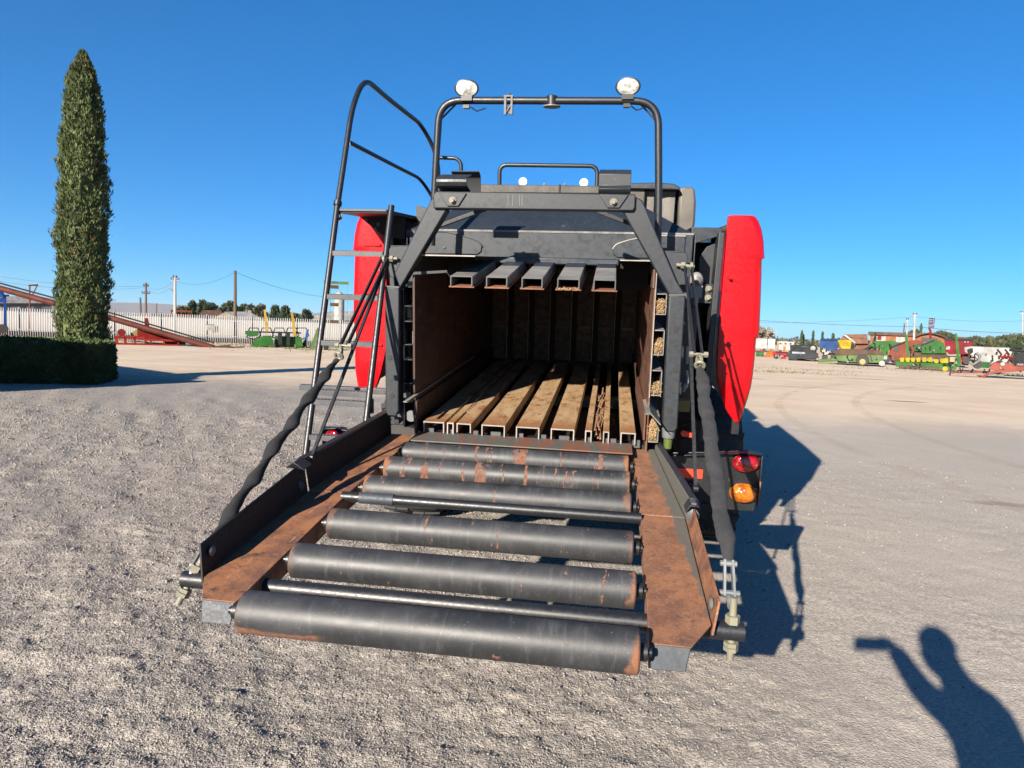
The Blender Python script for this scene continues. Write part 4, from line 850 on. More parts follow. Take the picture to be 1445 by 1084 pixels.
def hedge():
    a = ground_at(133, 543); a.z = 0; d = Vector((-.86, -.51, 0)).normalized(); d = Vector((-.92, -.40, 0)).normalized()
    perp = Vector((-d.y, d.x, 0)); perp = perp if perp.y > 0 else -perp
    t = empty('hedge', a + perp * .8, 'long low clipped green hedge with a flat top at the foot of the tall cypress', 'hedge', (0, 0, math.atan2(d.y, d.x)))
    L, Wd, H = 11., .8, .95; q = np.random.RandomState(4); n = 52000
    # surface samples of a rounded box in local coords (x along the hedge)
    f = q.rand(n); x = q.rand(n) * L; P = np.zeros((n, 3)); N = np.zeros((n, 3))
    top = f < .42; fr = (f >= .42) & (f < .72); bk = (f >= .72) & (f < .90); en = f >= .90
    P[:, 0] = x; N[top, 2] = 1; P[top, 1] = (q.rand(top.sum()) * 2 - 1) * Wd; P[top, 2] = H
    for m_, sy in ((fr, 1), (bk, -1)): P[m_, 1] = sy * Wd; P[m_, 2] = q.rand(m_.sum()) * H; N[m_, 1] = sy
    k = en.sum(); P[en, 0] = 0; P[en, 1] = (q.rand(k) * 2 - 1) * Wd; P[en, 2] = q.rand(k) * H; N[en, 0] = -1
    rnd_ = .12; 
    P[:, 2] += np.where(top, .05 * vnoise(P[:, 0], P[:, 1], .35, 31) * 2 - .10 * (np.abs(P[:, 1]) / Wd) ** 6, 0)
    P += N * (.05 * vnoise(P[:, 0] + P[:, 2], P[:, 1] + P[:, 2] * 2, .3, 33) * 2)[:, None] + (q.rand(n, 3) - .5) * .05
    V, F = blades(n, P, N, .075, .018, 6, .35, 1.4)
    mb = MB(); mb.box(.06, L, -Wd + .06, Wd - .06, 0, H - .05); o = len(mb.v)
    np_mesh('foliage', np.concatenate([np.array(mb.v, float), V]), np.concatenate([np.array(mb.f), F + o]), M['hedge'], t)
    mb = MB()
    for i in range(6): x = .6 + i * 1.8; mb.tube([(x, 0, -.05), (x + .05, .02, .5)], .03, 6)
    for q_ in pieces(mb): q_.build('stem', M['bark'], t)
hedge()
def blob_tree(name, base, H, Wd, label, mat_, seed, n=2600, leaf=.35, group=None, conif=False, cat='tree'):
    t = empty(name, base, label, cat, group=group); q = np.random.RandomState(seed)
    if conif:
        u = q.rand(n) ** .8; a = q.rand(n) * 6.283; r_ = Wd * (1 - u) ** .8 * (.55 + .5 * q.rand(n)) * (.75 + .35 * np.sin(u * 34 + seed))
        P = np.stack([np.cos(a) * r_, np.sin(a) * r_, H * (.08 + .9 * u)], 1)
    else:
        k = 9; C_ = np.stack([(q.rand(k) - .5) * Wd * 1.2, (q.rand(k) - .5) * Wd * 1.2, H * (.45 + .42 * q.rand(k))], 1); rad = Wd * (.30 + .25 * q.rand(k))
        i = q.randint(0, k, n); d = q.randn(n, 3); d /= np.linalg.norm(d, axis=1)[:, None]
        P = C_[i] + d * (rad[i] * (.6 + .45 * q.rand(n)))[:, None] * np.array([1, 1, .8])
    N = P - np.array([0, 0, H * .5]); N /= np.linalg.norm(N, axis=1)[:, None] + 1e-6
    V, F = blades(n, P, N, leaf, leaf * .35, seed + 2, .3, 1.3)
    np_mesh('crown', V, F, mat_, t)
    mb = MB().tube([(0, 0, -.1), (.03 * H, 0, H * .4), (0, .02 * H, H * .8)], [H * .03, H * .022, H * .008], 7)
    for k in range(4):
        a = k * 1.7 + seed; mb.tube([(0, 0, H * (.3 + .1 * k)), (math.cos(a) * Wd * .45, math.sin(a) * Wd * .45, H * (.5 + .1 * k))], [H * .012, H * .004], 5)
    mb.build('trunk', M['bark'], t); return t

# ------------------------------------------------------------------ far things: local x to the right across the view, y away, z up
class Site:
    def __init__(s, name, px, py, label, cat, dist=None, group=None, turn=0):
        if dist: p = at(px, py, dist); p.z = 0
        else: p = ground_at(px, py); p.z = 0
        s.p = p; d = p - CAM; d.z = 0; d.normalize(); s.d = d; s.r = Vector((d.y, -d.x, 0))
        s.e = empty(name, p, label, cat, (0, 0, math.atan2(s.r.y, s.r.x)), group); s.mb = MB()
    def at(s, px, py, y=0.):
        q = ray(px, py); k = ((s.p + s.d * y - CAM).dot(s.d)) / q.dot(s.d); w = CAM + q * k - s.p
        return w.dot(s.r), max(w.z, -.05) if py > 470 else w.z
    def box(s, x0, x1, yt, yb, d0=-.6, d1=.6):
        a, b = s.at(x0, yb), s.at(x1, yt); s.mb.box(a[0], b[0], d0, d1, min(a[1], b[1]), max(a[1], b[1])); return s
    def poly(s, pts, d0=-.6, d1=.6):
        s.mb.prism([s.at(*p) for p in pts], 'y', d0, d1); return s
    def tube(s, pts, r, ys=None, n=8):
        ys = ys or [0] * len(pts); s.mb.tube([(s.at(*p)[0], y, s.at(*p)[1]) for p, y in zip(pts, ys)], r, n); return s
    def wheel(s, px, py, rpx, y=-.7, w=.3):
        a = s.at(px, py); b = s.at(px, py - rpx); r_ = abs(b[1] - a[1]); z = max(a[1], r_)
        s.mb.lathe([(r_ * .55, -w / 2), (r_ * .95, -w / 2), (r_, -w / 4), (r_, w / 4), (r_ * .95, w / 2), (r_ * .55, w / 2)], (a[0], y, z), (0, -1, 0), 22); return s
    def hub(s, px, py, rpx, y=-.72, w=.3):
        a = s.at(px, py); b = s.at(px, py - rpx); r_ = abs(b[1] - a[1]); s.mb.lathe([(r_, -w / 2), (r_ * 1.02, w / 2), (r_ * .3, w / 2 + .04)], (a[0], y, a[1]), (0, -1, 0), 18); return s
    def done(s, name, m, parent=None, bevel=0, split=False):
        mb, s.mb = s.mb, MB(); m = M[m] if isinstance(m, str) else m
        if split:
            for q in pieces(mb): o = q.build(name, m, parent or s.e, bevel=bevel)
            return o
        return mb.build(name, m, parent or s.e, bevel=bevel)
def P_(n, c, r=.6):
    m = painted(n, tuple(x * .46 for x in c), r, .05, .12, (.09, .07, .05), sc_=1.6, bump=0); m.node_tree.nodes['Principled BSDF'].inputs['Specular IOR Level'].default_value = .12; return m
M['f_green'] = P_('implement_green', (.045, .20, .035)); M['f_lgreen'] = P_('faded_implement_green', (.16, .27, .09)); M['f_yellow'] = P_('implement_yellow', (.60, .45, .02)); M['f_red'] = P_('implement_red', (.32, .018, .012))
M['f_orange'] = P_('faded_red_orange', (.30, .07, .035)); M['auger'] = P_('dull_auger_red', (.17, .045, .03)); M['f_blue'] = P_('implement_blue', (.02, .09, .30)); M['f_dark'] = P_('implement_dark', (.03, .034, .04)); M['f_white'] = P_('white_paint', (.62, .61, .58)); M['f_grey'] = P_('galvanised', (.34, .34, .34))
M['f_brown'] = P_('rusty_brown_rim', (.14, .085, .055)); M['brick'] = P_('orange_brick', (.33, .14, .085)); M['lbrick'] = P_('orange_wall', (.42, .17, .08)); M['tile'] = P_('brown_roof_tile', (.17, .10, .075)); M['stucco'] = P_('cream_stucco', (.55, .47, .34)); M['metalroof'] = P_('pale_metal_roof', (.42, .42, .43)); M['dkwin'] = plain('dark_window', (.03, .03, .035), .25)
M['fence'] = plain('white_fence_paint', (.33, .325, .32), .7); M['lowwall'] = P_('low_block_wall', (.10, .095, .09)); M['f_orange2'] = P_('loader_orange', (.55, .16, .02))

# --- left: picket fence
def fence():
    A, B = Vector((-58, 33.5, 0)), Vector((-8, 46.5, 0)); L = (B - A).length
    t = empty('picket_fence', A, 'long white steel picket fence at the far left side of the yard', 'fence', (0, 0, math.atan2(B.y - A.y, B.x - A.x)))
    n = int(L / .155); X = np.arange(n) * .155; w, h = .024, 1.92
    c = np.array([(-w, -.02, .0), (w, -.02, .0), (w, .02, .0), (-w, .02, .0), (-w, -.02, h), (w, -.02, h), (w, .02, h), (-w, .02, h)])
    V = c[None] + np.stack([X, 0 * X, 0 * X], 1)[:, None]; f = np.array([(0, 3, 2, 1), (4, 5, 6, 7), (0, 1, 5, 4), (1, 2, 6, 5), (2, 3, 7, 6), (3, 0, 4, 7)])
    o = np_mesh('picket', V.reshape(-1, 3), (f[None] + (np.arange(n) * 8)[:, None, None]).reshape(-1, 4), M['fence'], t); o['kind'] = 'stuff'
    for z in (.45, 1.55): MB().box(0, L, .021, .055, z, z + .05).build('rail', M['fence'], t)
    for i in range(0, int(L / 3.1) + 1): MB().box(i * 3.1 - .05, i * 3.1 + .05, .06, .16, -.1, 2.0).build('post', M['f_grey'], t)
    MB().box(0, L, .18, .36, -.1, .34).build('footing', M['lowwall'], t)
fence()
def lane():
    mb = MB(); A, B = Vector((-62, 38, 0)), Vector((-8, 52, 0)); n = Vector((-(B - A).y, (B - A).x, 0)).normalized()
    mb.add([A + Vector((0, 0, .05)), B + Vector((0, 0, .05)), B + n * 14 + Vector((0, 0, .05)), A + n * 14 + Vector((0, 0, .05))], [(0, 1, 2, 3)])
    o = mb.build('road', rusty('pale_road', (.40, .38, .36), (.46, .44, .41), (.34, .32, .30), .9, .3, (1, 1, 1), 0), fix=False); tag(o, kind='structure')
lane()
s = Site('block_wall', 220, 480, 'pale concrete block wall running behind the white picket fence', 'wall', 82)
s.mb.box(-50, 32, -.15, .15, -.2, 1.75); s.done('wall_panel', plain('pale_wall', (.34, .325, .30), .8))
s.mb.box(-50, 32, -.2, .2, 1.75, 1.83); s.done('coping', 'f_grey')
# grain auger
s = Site('grain_auger', 235, 488, 'long red grain auger slanting down to the ground in front of the picket fence', 'auger')
zl = [(300, 490), (155, 449), (73, 428), (-40, 398)]
pts = [(s.at(*p)[0], y, s.at(*p)[1]) for p, y in zip(zl, (-1.2, .6, 1.7, 3.2))]
s.mb.tube(pts, .17, 12); s.done('auger_tube', 'auger')
s.mb.tube([(x, y - .1, z + .30) for x, y, z in pts], .045, 8); s.done('drive_pipe', 'f_dark')
s.mb.tube([pts[0], (pts[0][0] + .9, -1.3, .10)], .10, 8); s.mb.tube([pts[0], (pts[0][0] + 1.7, -1.3, .08)], .04, 8); s.done('intake_screw', 'f_brown')
s = Site('auger_frame', 228, 487, 'red steel carriage frame with a drum under the slanting grain auger', 'farm implement')
for x0, x1, yt, yb in ((164, 206, 475, 477), (164, 206, 485, 487), (164, 166, 475, 487), (176, 178, 475, 487), (190, 192, 475, 487), (204, 206, 475, 487), (206, 252, 479, 480.5), (206, 252, 485.5, 487), (212, 214, 479, 487), (230, 232, 479, 487), (250, 252, 480, 487)): s.box(x0, x1, yt, yb, -.9, -.8); s.box(x0, x1, yt, yb, .6, .7)
s.done('frame', P_('implement_bright_red', (.42, .035, .02)))
s.poly([(204, 449), (209, 449), (212, 470), (205, 470)], -.25, .25); s.done('motor_hood', 'f_red')
s.poly([(184, 470), (195, 464), (202, 466), (198, 472), (186, 474)], -.4, .4); s.done('tarpaulin', P_('faded_yellow_tarp', (.45, .34, .12)))
s.wheel(172, 469, 5, -.5, .4); s.wheel(238, 481, 5.5, -.5, .3); s.done('wheel', 'f_red', split=True)
s.box(194, 236, 468, 479, -.5, .4); s.poly([(230, 470), (262, 479), (262, 486), (230, 486)], -.3, .3); s.done('gearbox', 'f_red')
# blue machine at the picture's left edge
s = Site('blue_crane_frame', 3, 472, 'blue steel machine frame with a wheel at the left beside the hedge', 'farm implement', 50)
s.poly([(-14, 421), (9, 421), (9.5, 463), (5, 463), (5, 427), (-14, 427)], -.3, .3); s.tube([(-14, 408), (2, 414), (6, 422)], .12); s.tube([(-8, 418), (13, 417)], .06); s.done('frame', P_('bright_blue', (.02, .10, .42)))
s.wheel(4, 464, 6.5, -.4, .4); s.done('wheel', 'rubber'); s.box(-14, 9, 458, 463, -.3, .3); s.done('axle_box', 'f_dark')
# far building behind the fence, goal-like orange post
s = Site('warehouse', 40, 470, 'long pale warehouse with a grey metal roof behind the fence at far left', 'building', 150)
s.box(-60, 73, 427, 448, 0, 12); s.done('wall', P_('shed_wall', (.22, .22, .24)))
s.poly([(-60, 417), (60, 419), (75, 428), (-60, 428)], -.6, 12.5); s.done('roof', 'metalroof')
for i in range(5): s.box(-40 + i * 22, -30 + i * 22, 432, 438, -.05, .02)
s.done('window', 'dkwin', split=True)
s = Site('orange_loading_post', 42, 476, 'thin faded orange post with a forked top behind the picket fence', 'post', 64)
s.tube([(42, 476), (42, 402)], .05); s.done('post', 'f_orange'); s.tube([(40, 403), (54, 402)], .06); s.tube([(53, 402), (44, 420)], .04); s.done('fork', 'f_orange')

# utility poles
def pole(px, py, top, dist, r_, m, label, arms=(), lean=0, extra=None, name='utility_pole', group=None):
    s = Site(name, px, py, label, 'pole', dist, group); a = s.at(px, py); b = s.at(px + lean, top)
    s.mb.tube([(a[0], 0, -.3), (b[0], 0, b[1])], [r_, r_ * .7], 9); s.done('shaft', m)
    for y, w in arms:
        z = s.at(px, y)[1]; x = s.at(px + lean, y)[0]; ww = s.at(px + w, y)[0] - s.at(px, y)[0]
        s.mb.box(x - ww, x + ww, -.09, -.02, z - .06, z + .06); o = s.done('crossarm', m)
        for k in (-.9, -.45, .45, .9): s.mb.lathe([(.03, 0), (.05, .06), (.03, .14), (.05, .18), (.02, .22)], (x + ww * k, -.055, z + .06), (0, 0, 1), 8)
        for q in pieces(s.mb): q.build('insulator', M['f_brown'], o)
        s.mb = MB()
    return s
pole(332, 484, 382, None, .14, 'wood_pole', 'plain brown wooden pole standing alone in the yard in front of the fence')
s = pole(247, 470, 390, 72, .16, 'grey_pole', 'pale concrete utility pole with a crossarm and a street lamp, left of the brown pole', ((396, 6), (393, 3)))
s.tube([(246, 415), (242, 408), (240, 405)], .04); s.poly([(239, 403), (243, 407), (242, 410), (239, 408)], -.1, .1); s.done('lamp_head', 'f_white')
pole(206, 470, 399, 95, .16, 'wood_pole', 'dark utility pole with two small crossarms nearest the cypress', ((404, 4), (414, 6)))
pole(199.5, 470, 420, 88, .13, 'wood_pole', 'short dark leaning pole beside the double armed utility pole', (), -1.5)
pole(221, 470, 428, 100, .09, 'wood_pole', 'thin short dark pole between the two crossarm utility poles')
# wires between the poles
def wire(name, pts, sag, label, r_=.013):
    mb = MB(); out = []
    for i in range(len(pts) - 1):
        a, b = pts[i], pts[i + 1]
        for k in range(13 if i == len(pts) - 2 else 12):
            t = k / 12; p = a.lerp(b, t); p.z -= sag * 4 * t * (1 - t); out.append(p)
    mb.tube(out, r_, 5); o = mb.build(name, M['wire']); tag(o, label, 'wire', 'overhead wires')
wire('power_line', [at(-60, 380, 95), at(206, 404, 95), at(247, 396, 72), at(332, 384, 53), at(500, 420, 70)], 0.6, 'thin overhead wire strung between the poles on the left')
wire('power_line', [at(-60, 386, 95), at(206, 406, 95), at(247, 400, 72)], .8, 'lower overhead wire running past the cypress to the pale concrete pole')
# house, trees and yard things beyond the fence
s = Site('house', 330, 470, 'cream house with a brown tiled and pale metal roof behind the brown pole', 'house', 105)
s.box(292, 362, 447, 470, 0, 8); s.done('wall', 'stucco')
s.poly([(276, 449), (287, 438), (312, 438), (318, 449)], -1.2, 8); s.done('tile_roof', 'tile')
s.poly([(300, 450), (317, 441), (334, 448), (334, 450)], -1.6, 1); s.done('gable', 'stucco')
s.poly([(316, 440), (352, 440), (374, 453), (330, 453), (329, 449)], -1.0, 8); s.done('metal_roof', 'metalroof')
s.box(350, 355, 438, 441, 1, 1.8); s.done('roof_cooler', 'stucco'); s.box(346, 349, 437, 440, 1, 1.6); s.done('vent', 'f_grey')
for x in (322, 345): s.box(x, x + 5, 453, 459, -.05, 0.02)
s.done('window', 'dkwin', split=True)
s = Site('scaffold_frame', 258, 470, 'rusty brown timber rack standing on the roofs between the pale pole and the house', 'rack', 104)
for x in (241.5, 255, 270): s.box(x, x + 1.2, 438, 470, -.1, .1)
s.box(241, 271, 438.5, 440, -.1, .1); s.box(241, 271, 445, 446.2, -.1, .1); s.done('frame', 'f_orange')
s = Site('flat_shed', 228, 470, 'low shed with a dark flat roof to the left of the timber rack', 'shed', 110); s.box(216, 246, 446, 470, 0, 6); s.done('wall', 'f_grey'); s.poly([(214, 443), (240, 445), (247, 448), (247, 449), (214, 445)], -.6, 6); s.done('roof', 'f_brown')
s = Site('white_notice', 297, 470, 'blank white panel hanging on the picket fence', 'sign', 52.6); s.box(291, 303, 458.5, 466, -.03, .0); s.done('panel', 'f_white'); s.box(290.5, 303.5, 457.9, 458.5, -.05, .01); s.done('frame', 'f_grey')
for i, (px, top, w, d, cf) in enumerate(((262, 437, 9, 150, 0), (272, 430, 7, 155, 1), (286, 429, 6, 150, 1), (297, 431, 7, 148, 0), (318, 429, 8, 160, 0), (329, 427, 7, 150, 0), (345, 431, 7, 150, 0), (356, 433, 8, 155, 0), (366, 433, 8, 150, 0), (395, 443, 7, 140, 0), (402, 438, 6, 135, 1), (388, 437, 6, 140, 1), (415, 446, 7, 130, 0), (432, 444, 6, 125, 1))):
    p = at(px, 470, d); H = at(px, top, d).z; p.z = 0
    lab = ('pointed dark conifer' if cf else 'rounded dark green tree') + ' in the row behind the house roofs'
    if px > 380: lab = ('pointed dark conifer' if cf else 'rounded dark green tree') + ' beyond the green header and its yellow arms'
    blob_tree('conifer_tree' if cf else 'shade_tree', p, H, w * d / 960 * (1.0 if cf else .75), lab, M['conifer'] if cf else M['scrub'] if i % 3 == 2 else M['conifer'], 60 + i, 1500, .9, 'trees beyond the fence', cf)
# green combine header with reel
s = Site('combine_header', 388, 490, 'green combine header with an open black reel and yellow dividers in front of the fence', 'farm implement', 47)
s.poly([(356, 485), (362, 478), (372, 474), (382, 474), (388, 489), (372, 488), (362, 490), (354, 488)], -1.2, .6); s.poly([(388, 474), (425, 476), (427, 489), (388, 489)], -.6, .8); s.done('header_body', 'f_green')
for x in (348, 366, 384, 402, 416):
    s.tube([(x, 476), (x + 4, 463), (x + 16, 463), (x + 20, 474), (x + 10, 479), (x, 476)], .035, n=6)
s.done('reel', 'f_dark', split=True)
s.tube([(346, 468), (425, 470)], .05, n=6); s.done('reel_shaft', 'f_dark')
s.box(392, 398, 468, 486, -.9, -.6); s.box(404, 409, 470, 487, -.9, -.6); s.done('gearbox', 'f_dark', split=True)
s.poly([(372, 437), (375, 437), (379, 468), (375, 468)], -.3, -.1); s.poly([(410, 441), (413.5, 441), (418, 474), (414, 474)], -.3, -.1); s.done('fold_arm', P_('yellow_arm', (.62, .40, .06)), split=True)
s.poly([(346, 470), (352, 466), (366, 470), (364, 474), (352, 475)], -.9, -.5); s.done('side_shield', 'f_green')
s = Site('blue_hand_crane', 431, 489, 'small blue lifting arm next to the green header', 'farm implement', 47); s.poly([(428, 486), (433, 465), (436, 465), (432, 487)], -.1, .1); s.done('arm', P_('arm_blue', (.03, .16, .45))); s.box(425, 433, 484, 490, -.3, .3); s.done('base', 'f_dark')
s = Site('green_tool_carrier', 440, 498, 'pale green folding implement with uprights seen through the ladder', 'farm implement', 44)
s.tube([(402, 494), (490, 496)], .09); s.poly([(437, 492), (448, 462), (451, 463), (443, 494)], -.1, .1); s.poly([(447, 464), (462, 490), (459, 492), (445, 467)], .2, .4); s.tube([(417, 502), (417, 486)], .07); s.done('frame', 'f_lgreen'); s.wheel(403, 496, 3, -.1, .2); s.wheel(460, 496, 4.5, -.1, .2); s.done('wheel', 'f_dark', split=True)
s = Site('drill_mast', 466, 497, 'tall pale green mast with brown fittings seen through the ladder', 'mast', 43); s.box(464.6, 466.8, 398, 490, -.05, .05); s.box(457, 492, 398, 400, -.05, .05); s.box(489, 491, 396, 490, -.05, .05); s.done('mast', 'f_lgreen')
for y in (403, 428, 452): s.box(466, 478, y, y + 4, -.15, .15)
s.done('bracket', 'f_brown', split=True)
s = Site('silo', 478, 470, 'small white cylindrical silo seen through the ladder', 'silo', 120); a = s.at(478, 470); b = s.at(478, 416); s.mb.lathe([(.85, -a[1] * 0), (.85, b[1]), (.5, b[1] + .4), (.1, b[1] + .7)], (0, 0, -.1), (0, 0, 1), 24); s.done('tank', 'f_white'); s.mb.lathe([(.88, 0), (.88, .12)], (0, 0, 2.2), (0, 0, 1), 24); s.done('hoop', 'f_grey')
s = Site('barn', 470, 470, 'pale barn with a sloping roof beyond the ladder', 'building', 125); s.box(440, 560, 450, 474, 0, 10); s.done('wall', 'stucco'); s.poly([(436, 452), (470, 440), (560, 438), (564, 452)], -.6, 10.5); s.done('roof', 'metalroof')

# --- right: a row of parked farm machines
def clutter(s, x0, x1, y0, y1, n, seed, depth=-1.0):
    rr = random.Random(seed)
    for k in range(n):
        xa, ya = rr.uniform(x0, x1), rr.uniform(y0, y1); xb = xa + rr.uniform(-6, 6)
        if rr.random() < .55: s.tube([(xa, ya), ((xa + xb) / 2, min(ya, y1) - rr.uniform(-2, 2.5)), (xb, rr.uniform(y0, y1))], rr.uniform(.025, .05), [depth] * 3, 6); s.done('hose', 'f_dark')
        else: w = rr.uniform(1, 3); s.box(xa, xa + w, ya - rr.uniform(1, 2.5), ya + 1, depth - .1, depth + .3); s.done('gear_housing', ('f_dark', 'f_brown', 'f_grey', 'f_dark')[k % 4])
    if depth < -.9: s.box(x0, x1, y1 - 1.2, y1 + .6, -.5, .7); s.done('underframe', 'f_dark')
G = 'farm machines parked along the far right side'
def S(name, px, py, label, cat='farm implement', dist=None, g=None): return Site(name, px, py, label, cat, dist, g)
s = S('box_trailer', 1076, 496, 'plain white box trailer nearest the red baler panel', 'trailer', 98); s.box(1056, 1083, 478, 491.5, 0, 2.5); s.done('body', 'f_white', bevel=.04); s.box(1083.2, 1094, 478.5, 491.5, 0, 2.5); s.done('door_end', P_('pale_panel', (.72, .72, .70))); s.wheel(1064, 494, 2.3, -.1, .3); s.wheel(1078, 494, 2.3, -.1, .3); s.done('wheel', 'rubber', split=True)
s = S('box_trailer', 1106, 497, 'white box trailer with small dark windows behind the red disc harrow', 'trailer', 100); s.box(1096, 1121, 482.5, 494, 0, 2.5); s.done('body', 'f_white', bevel=.04)
for x in (1100, 1107, 1114): s.box(x, x + 3, 484, 486, -.05, -.01)
s.done('window', 'dkwin', split=True); s.wheel(1101, 496.5, 2, -.1, .3); s.wheel(1115, 496.5, 2, -.1, .3); s.done('wheel', 'rubber', split=True)
s = S('seed_box', 1072, 504, 'small green seed box on legs at the left end of the machine row', dist=72); s.box(1066.5, 1078, 496, 502.5, -.5, .5); s.done('box', 'f_green', bevel=.03); s.box(1066, 1079, 495, 496, -.6, .6); s.done('lid', 'f_orange'); s.wheel(1069, 503, 1.8, -.6, .2); s.wheel(1076, 503, 1.8, -.6, .2); s.done('wheel', 'rubber', split=True)
s = S('loader_frame', 1086, 506, 'orange loader frame with an upright mast beside the small green box', dist=70); s.poly([(1078, 503), (1084, 496), (1092, 497), (1091, 505), (1080, 506)], -.4, .4); s.poly([(1083, 497), (1089, 492), (1091, 494), (1087, 499)], -.2, .2); s.done('frame', 'f_orange2'); s.box(1096.4, 1099, 484, 500, -.1, .1); s.done('mast', 'f_orange2'); s.box(1105, 1109, 489, 497, -.2, .2); s.done('seat_box', P_('pale_orange', (.6, .25, .08)))
s = S('disc_harrow', 1104, 509, 'low bright red disc harrow in front of the white trailers', dist=66); s.box(1090, 1118, 499, 501, -.8, .8); s.poly([(1103, 508), (1106, 501), (1118, 502), (1116, 507), (1108, 509)], -.6, .2); s.box(1092, 1094, 500, 507, -.3, .3); s.box(1099, 1101, 500, 507, -.3, .3); s.done('frame', P_('harrow_red', (.50, .02, .03)))
for x in (1092, 1096, 1100, 1112, 1116): s.hub(x, 505.5, 2.6, -.8, .05)
s.done('disc', 'f_grey', split=True); s.box(1095, 1112, 497, 499, -.3, .3); s.done('weight_box', 'f_dark')
clutter(s, 1091, 1117, 500, 506, 6, 1)
s = S('dark_baler', 1134, 510, 'dark grey enclosed baler with a white round cover, left of the blue hopper', dist=63)
s.poly([(1115, 487), (1150, 486.5), (1154, 492), (1150, 498), (1116, 500)], -1., 1.); s.done('body', 'f_dark', bevel=.05); s.poly([(1110, 499), (1152, 497), (1156, 505), (1114, 507)], -1.1, .9); s.done('lower_body', P_('slate', (.05, .055, .065)))
s.hub(1147, 491.5, 3.2, -1.0, .05); s.done('round_cover', 'f_white'); s.box(1131, 1140, 488.5, 490, -1.05, -1.0); s.done('vent', 'dkwin'); s.box(1118, 1136, 496.8, 498.6, -1.13, -1.0); s.done('decal_strip', P_('decal', (.45, .5, .55))); s.wheel(1122, 506, 4, -.9, .3); s.wheel(1146, 506, 4, -.9, .3); s.done('wheel', 'rubber', split=True); s.tube([(1118, 506), (1160, 511)], .07); s.done('drawbar', 'f_dark')
clutter(s, 1114, 1152, 490, 505, 9, 2)
s = S('blue_hopper', 1168, 508, 'blue feed hopper with sloping sides beside the yellow box', dist=70); s.poly([(1158, 479.5), (1181, 479), (1181.5, 486), (1182, 494), (1170, 495), (1162, 491), (1156, 489)], -1.1, 1.1); s.done('hopper', 'f_blue'); s.box(1158, 1182, 478.5, 480, -1.2, 1.2); s.done('rim', P_('deep_blue', (.012, .05, .20))); s.poly([(1160, 494), (1174, 493), (1168, 500), (1160, 501)], -.9, .2); s.done('white_chute', 'f_white'); s.wheel(1164, 504, 4, -.6, .3); s.wheel(1176, 504, 4, -.6, .3); s.done('wheel', 'rubber', split=True)
clutter(s, 1160, 1180, 488, 500, 5, 3)
s = S('yellow_bin', 1192, 508, 'bright yellow square grain bin between the blue hopper and the brick house', dist=69); s.poly([(1182, 480), (1202, 480), (1200, 494), (1188, 494)], -.9, .9); s.done('bin', 'f_yellow', bevel=.03); s.box(1188.5, 1199, 484, 488, -.93, -.9); s.done('front_panel', P_('amber_panel', (.62, .36, .01))); s.poly([(1200, 483), (1205, 486), (1206, 492), (1201, 494)], -.5, .5); s.done('side_gear', 'f_dark'); s.box(1187, 1189, 494, 508, -.5, -.4); s.box(1198, 1200, 494, 508, -.5, -.4); s.done('leg', 'f_dark', split=True)
s = S('manure_spreader', 1214, 516, 'faded green manure spreader with a big cream hubbed wheel in front of the brick house', dist=57)
s.poly([(1180, 500), (1246, 499), (1247, 512), (1200, 511), (1181, 509)], -1., 1.); s.done('box', 'f_lgreen', bevel=.03); s.poly([(1176, 495), (1186, 492), (1240, 494.5), (1247, 498), (1246, 500.5), (1180, 501)], -1.05, 1.05); s.done('rim', 'f_brown')
s.wheel(1217, 510, 8.2, -1.1, .4); t_ = s.done('wheel', 'rubber'); s.hub(1217, 510, 3.8, -1.22, .25); s.done('wheel_hub', P_('cream_hub', (.62, .52, .20)), t_); s.hub(1244, 512.5, 3.6, -.9, .2); s.done('support_wheel', 'f_white'); s.tube([(1182, 508), (1155, 509)], .10, [0, -.3]); s.tube([(1182, 505), (1158, 509)], .07, [.3, -.3]); s.tube([(1154, 513), (1178, 513)], .05); s.done('drawbar', 'f_lgreen'); s.box(1246, 1252, 502, 507, -.3, .3); s.done('beater_box', 'f_white')
clutter(s, 1182, 1244, 500, 511, 9, 4, -1.05)
s = S('conveyor', 1235, 512, 'dark slanted conveyor with pale strip rising over the green spreader', dist=66); s.poly([(1216, 494), (1240, 481), (1246, 482), (1222, 497)], -.4, .4); s.done('belt_frame', 'f_dark'); s.poly([(1233, 492), (1243, 487.5), (1243, 489), (1233, 494)], -.43, -.4); s.done('pale_strip', 'f_white'); s.box(1222, 1223.5, 492, 512, -.2, .2); s.box(1240, 1241.5, 486, 512, -.2, .2); s.done('leg', 'f_dark', split=True)
s = S('green_harvester', 1252, 514, 'green harvester body with dark sides left of the faded red machine', dist=64); s.poly([(1226, 487), (1236, 481.5), (1262, 481), (1268, 484), (1262, 492), (1250, 496), (1240, 492)], -.9, .9); s.done('body', 'f_green'); s.poly([(1243, 494), (1250, 484), (1254, 485), (1252, 503), (1246, 505)], -1., -.6); s.done('spout', 'f_green'); s.wheel(1251, 507, 5, -.8, .4); s.wheel(1262, 507, 5, -.8, .4); s.done('wheel', 'rubber', split=True)
clutter(s, 1228, 1264, 484, 503, 9, 5)
s = S('old_combine', 1273, 515, 'faded red orange threshing machine with dark openings behind the yellow planter hoppers', dist=63); s.poly([(1258, 490), (1268, 484), (1290, 480), (1302, 481), (1302, 509), (1258, 509)], -1., 1.); s.done('body', 'f_orange', bevel=.04); s.box(1261.5, 1268, 489, 496, -1.03, -1.); s.box(1261.5, 1266, 501, 506, -1.03, -1.); s.done('opening', 'dkwin', split=True); s.poly([(1258, 489), (1278, 481), (1278, 483), (1258, 491)], -1.1, 1.1); s.done('roof_plate', 'f_dark'); s.wheel(1265, 511, 3.5, -.9, .3); s.done('wheel', 'rubber')
clutter(s, 1260, 1300, 487, 507, 10, 6, -1.05)
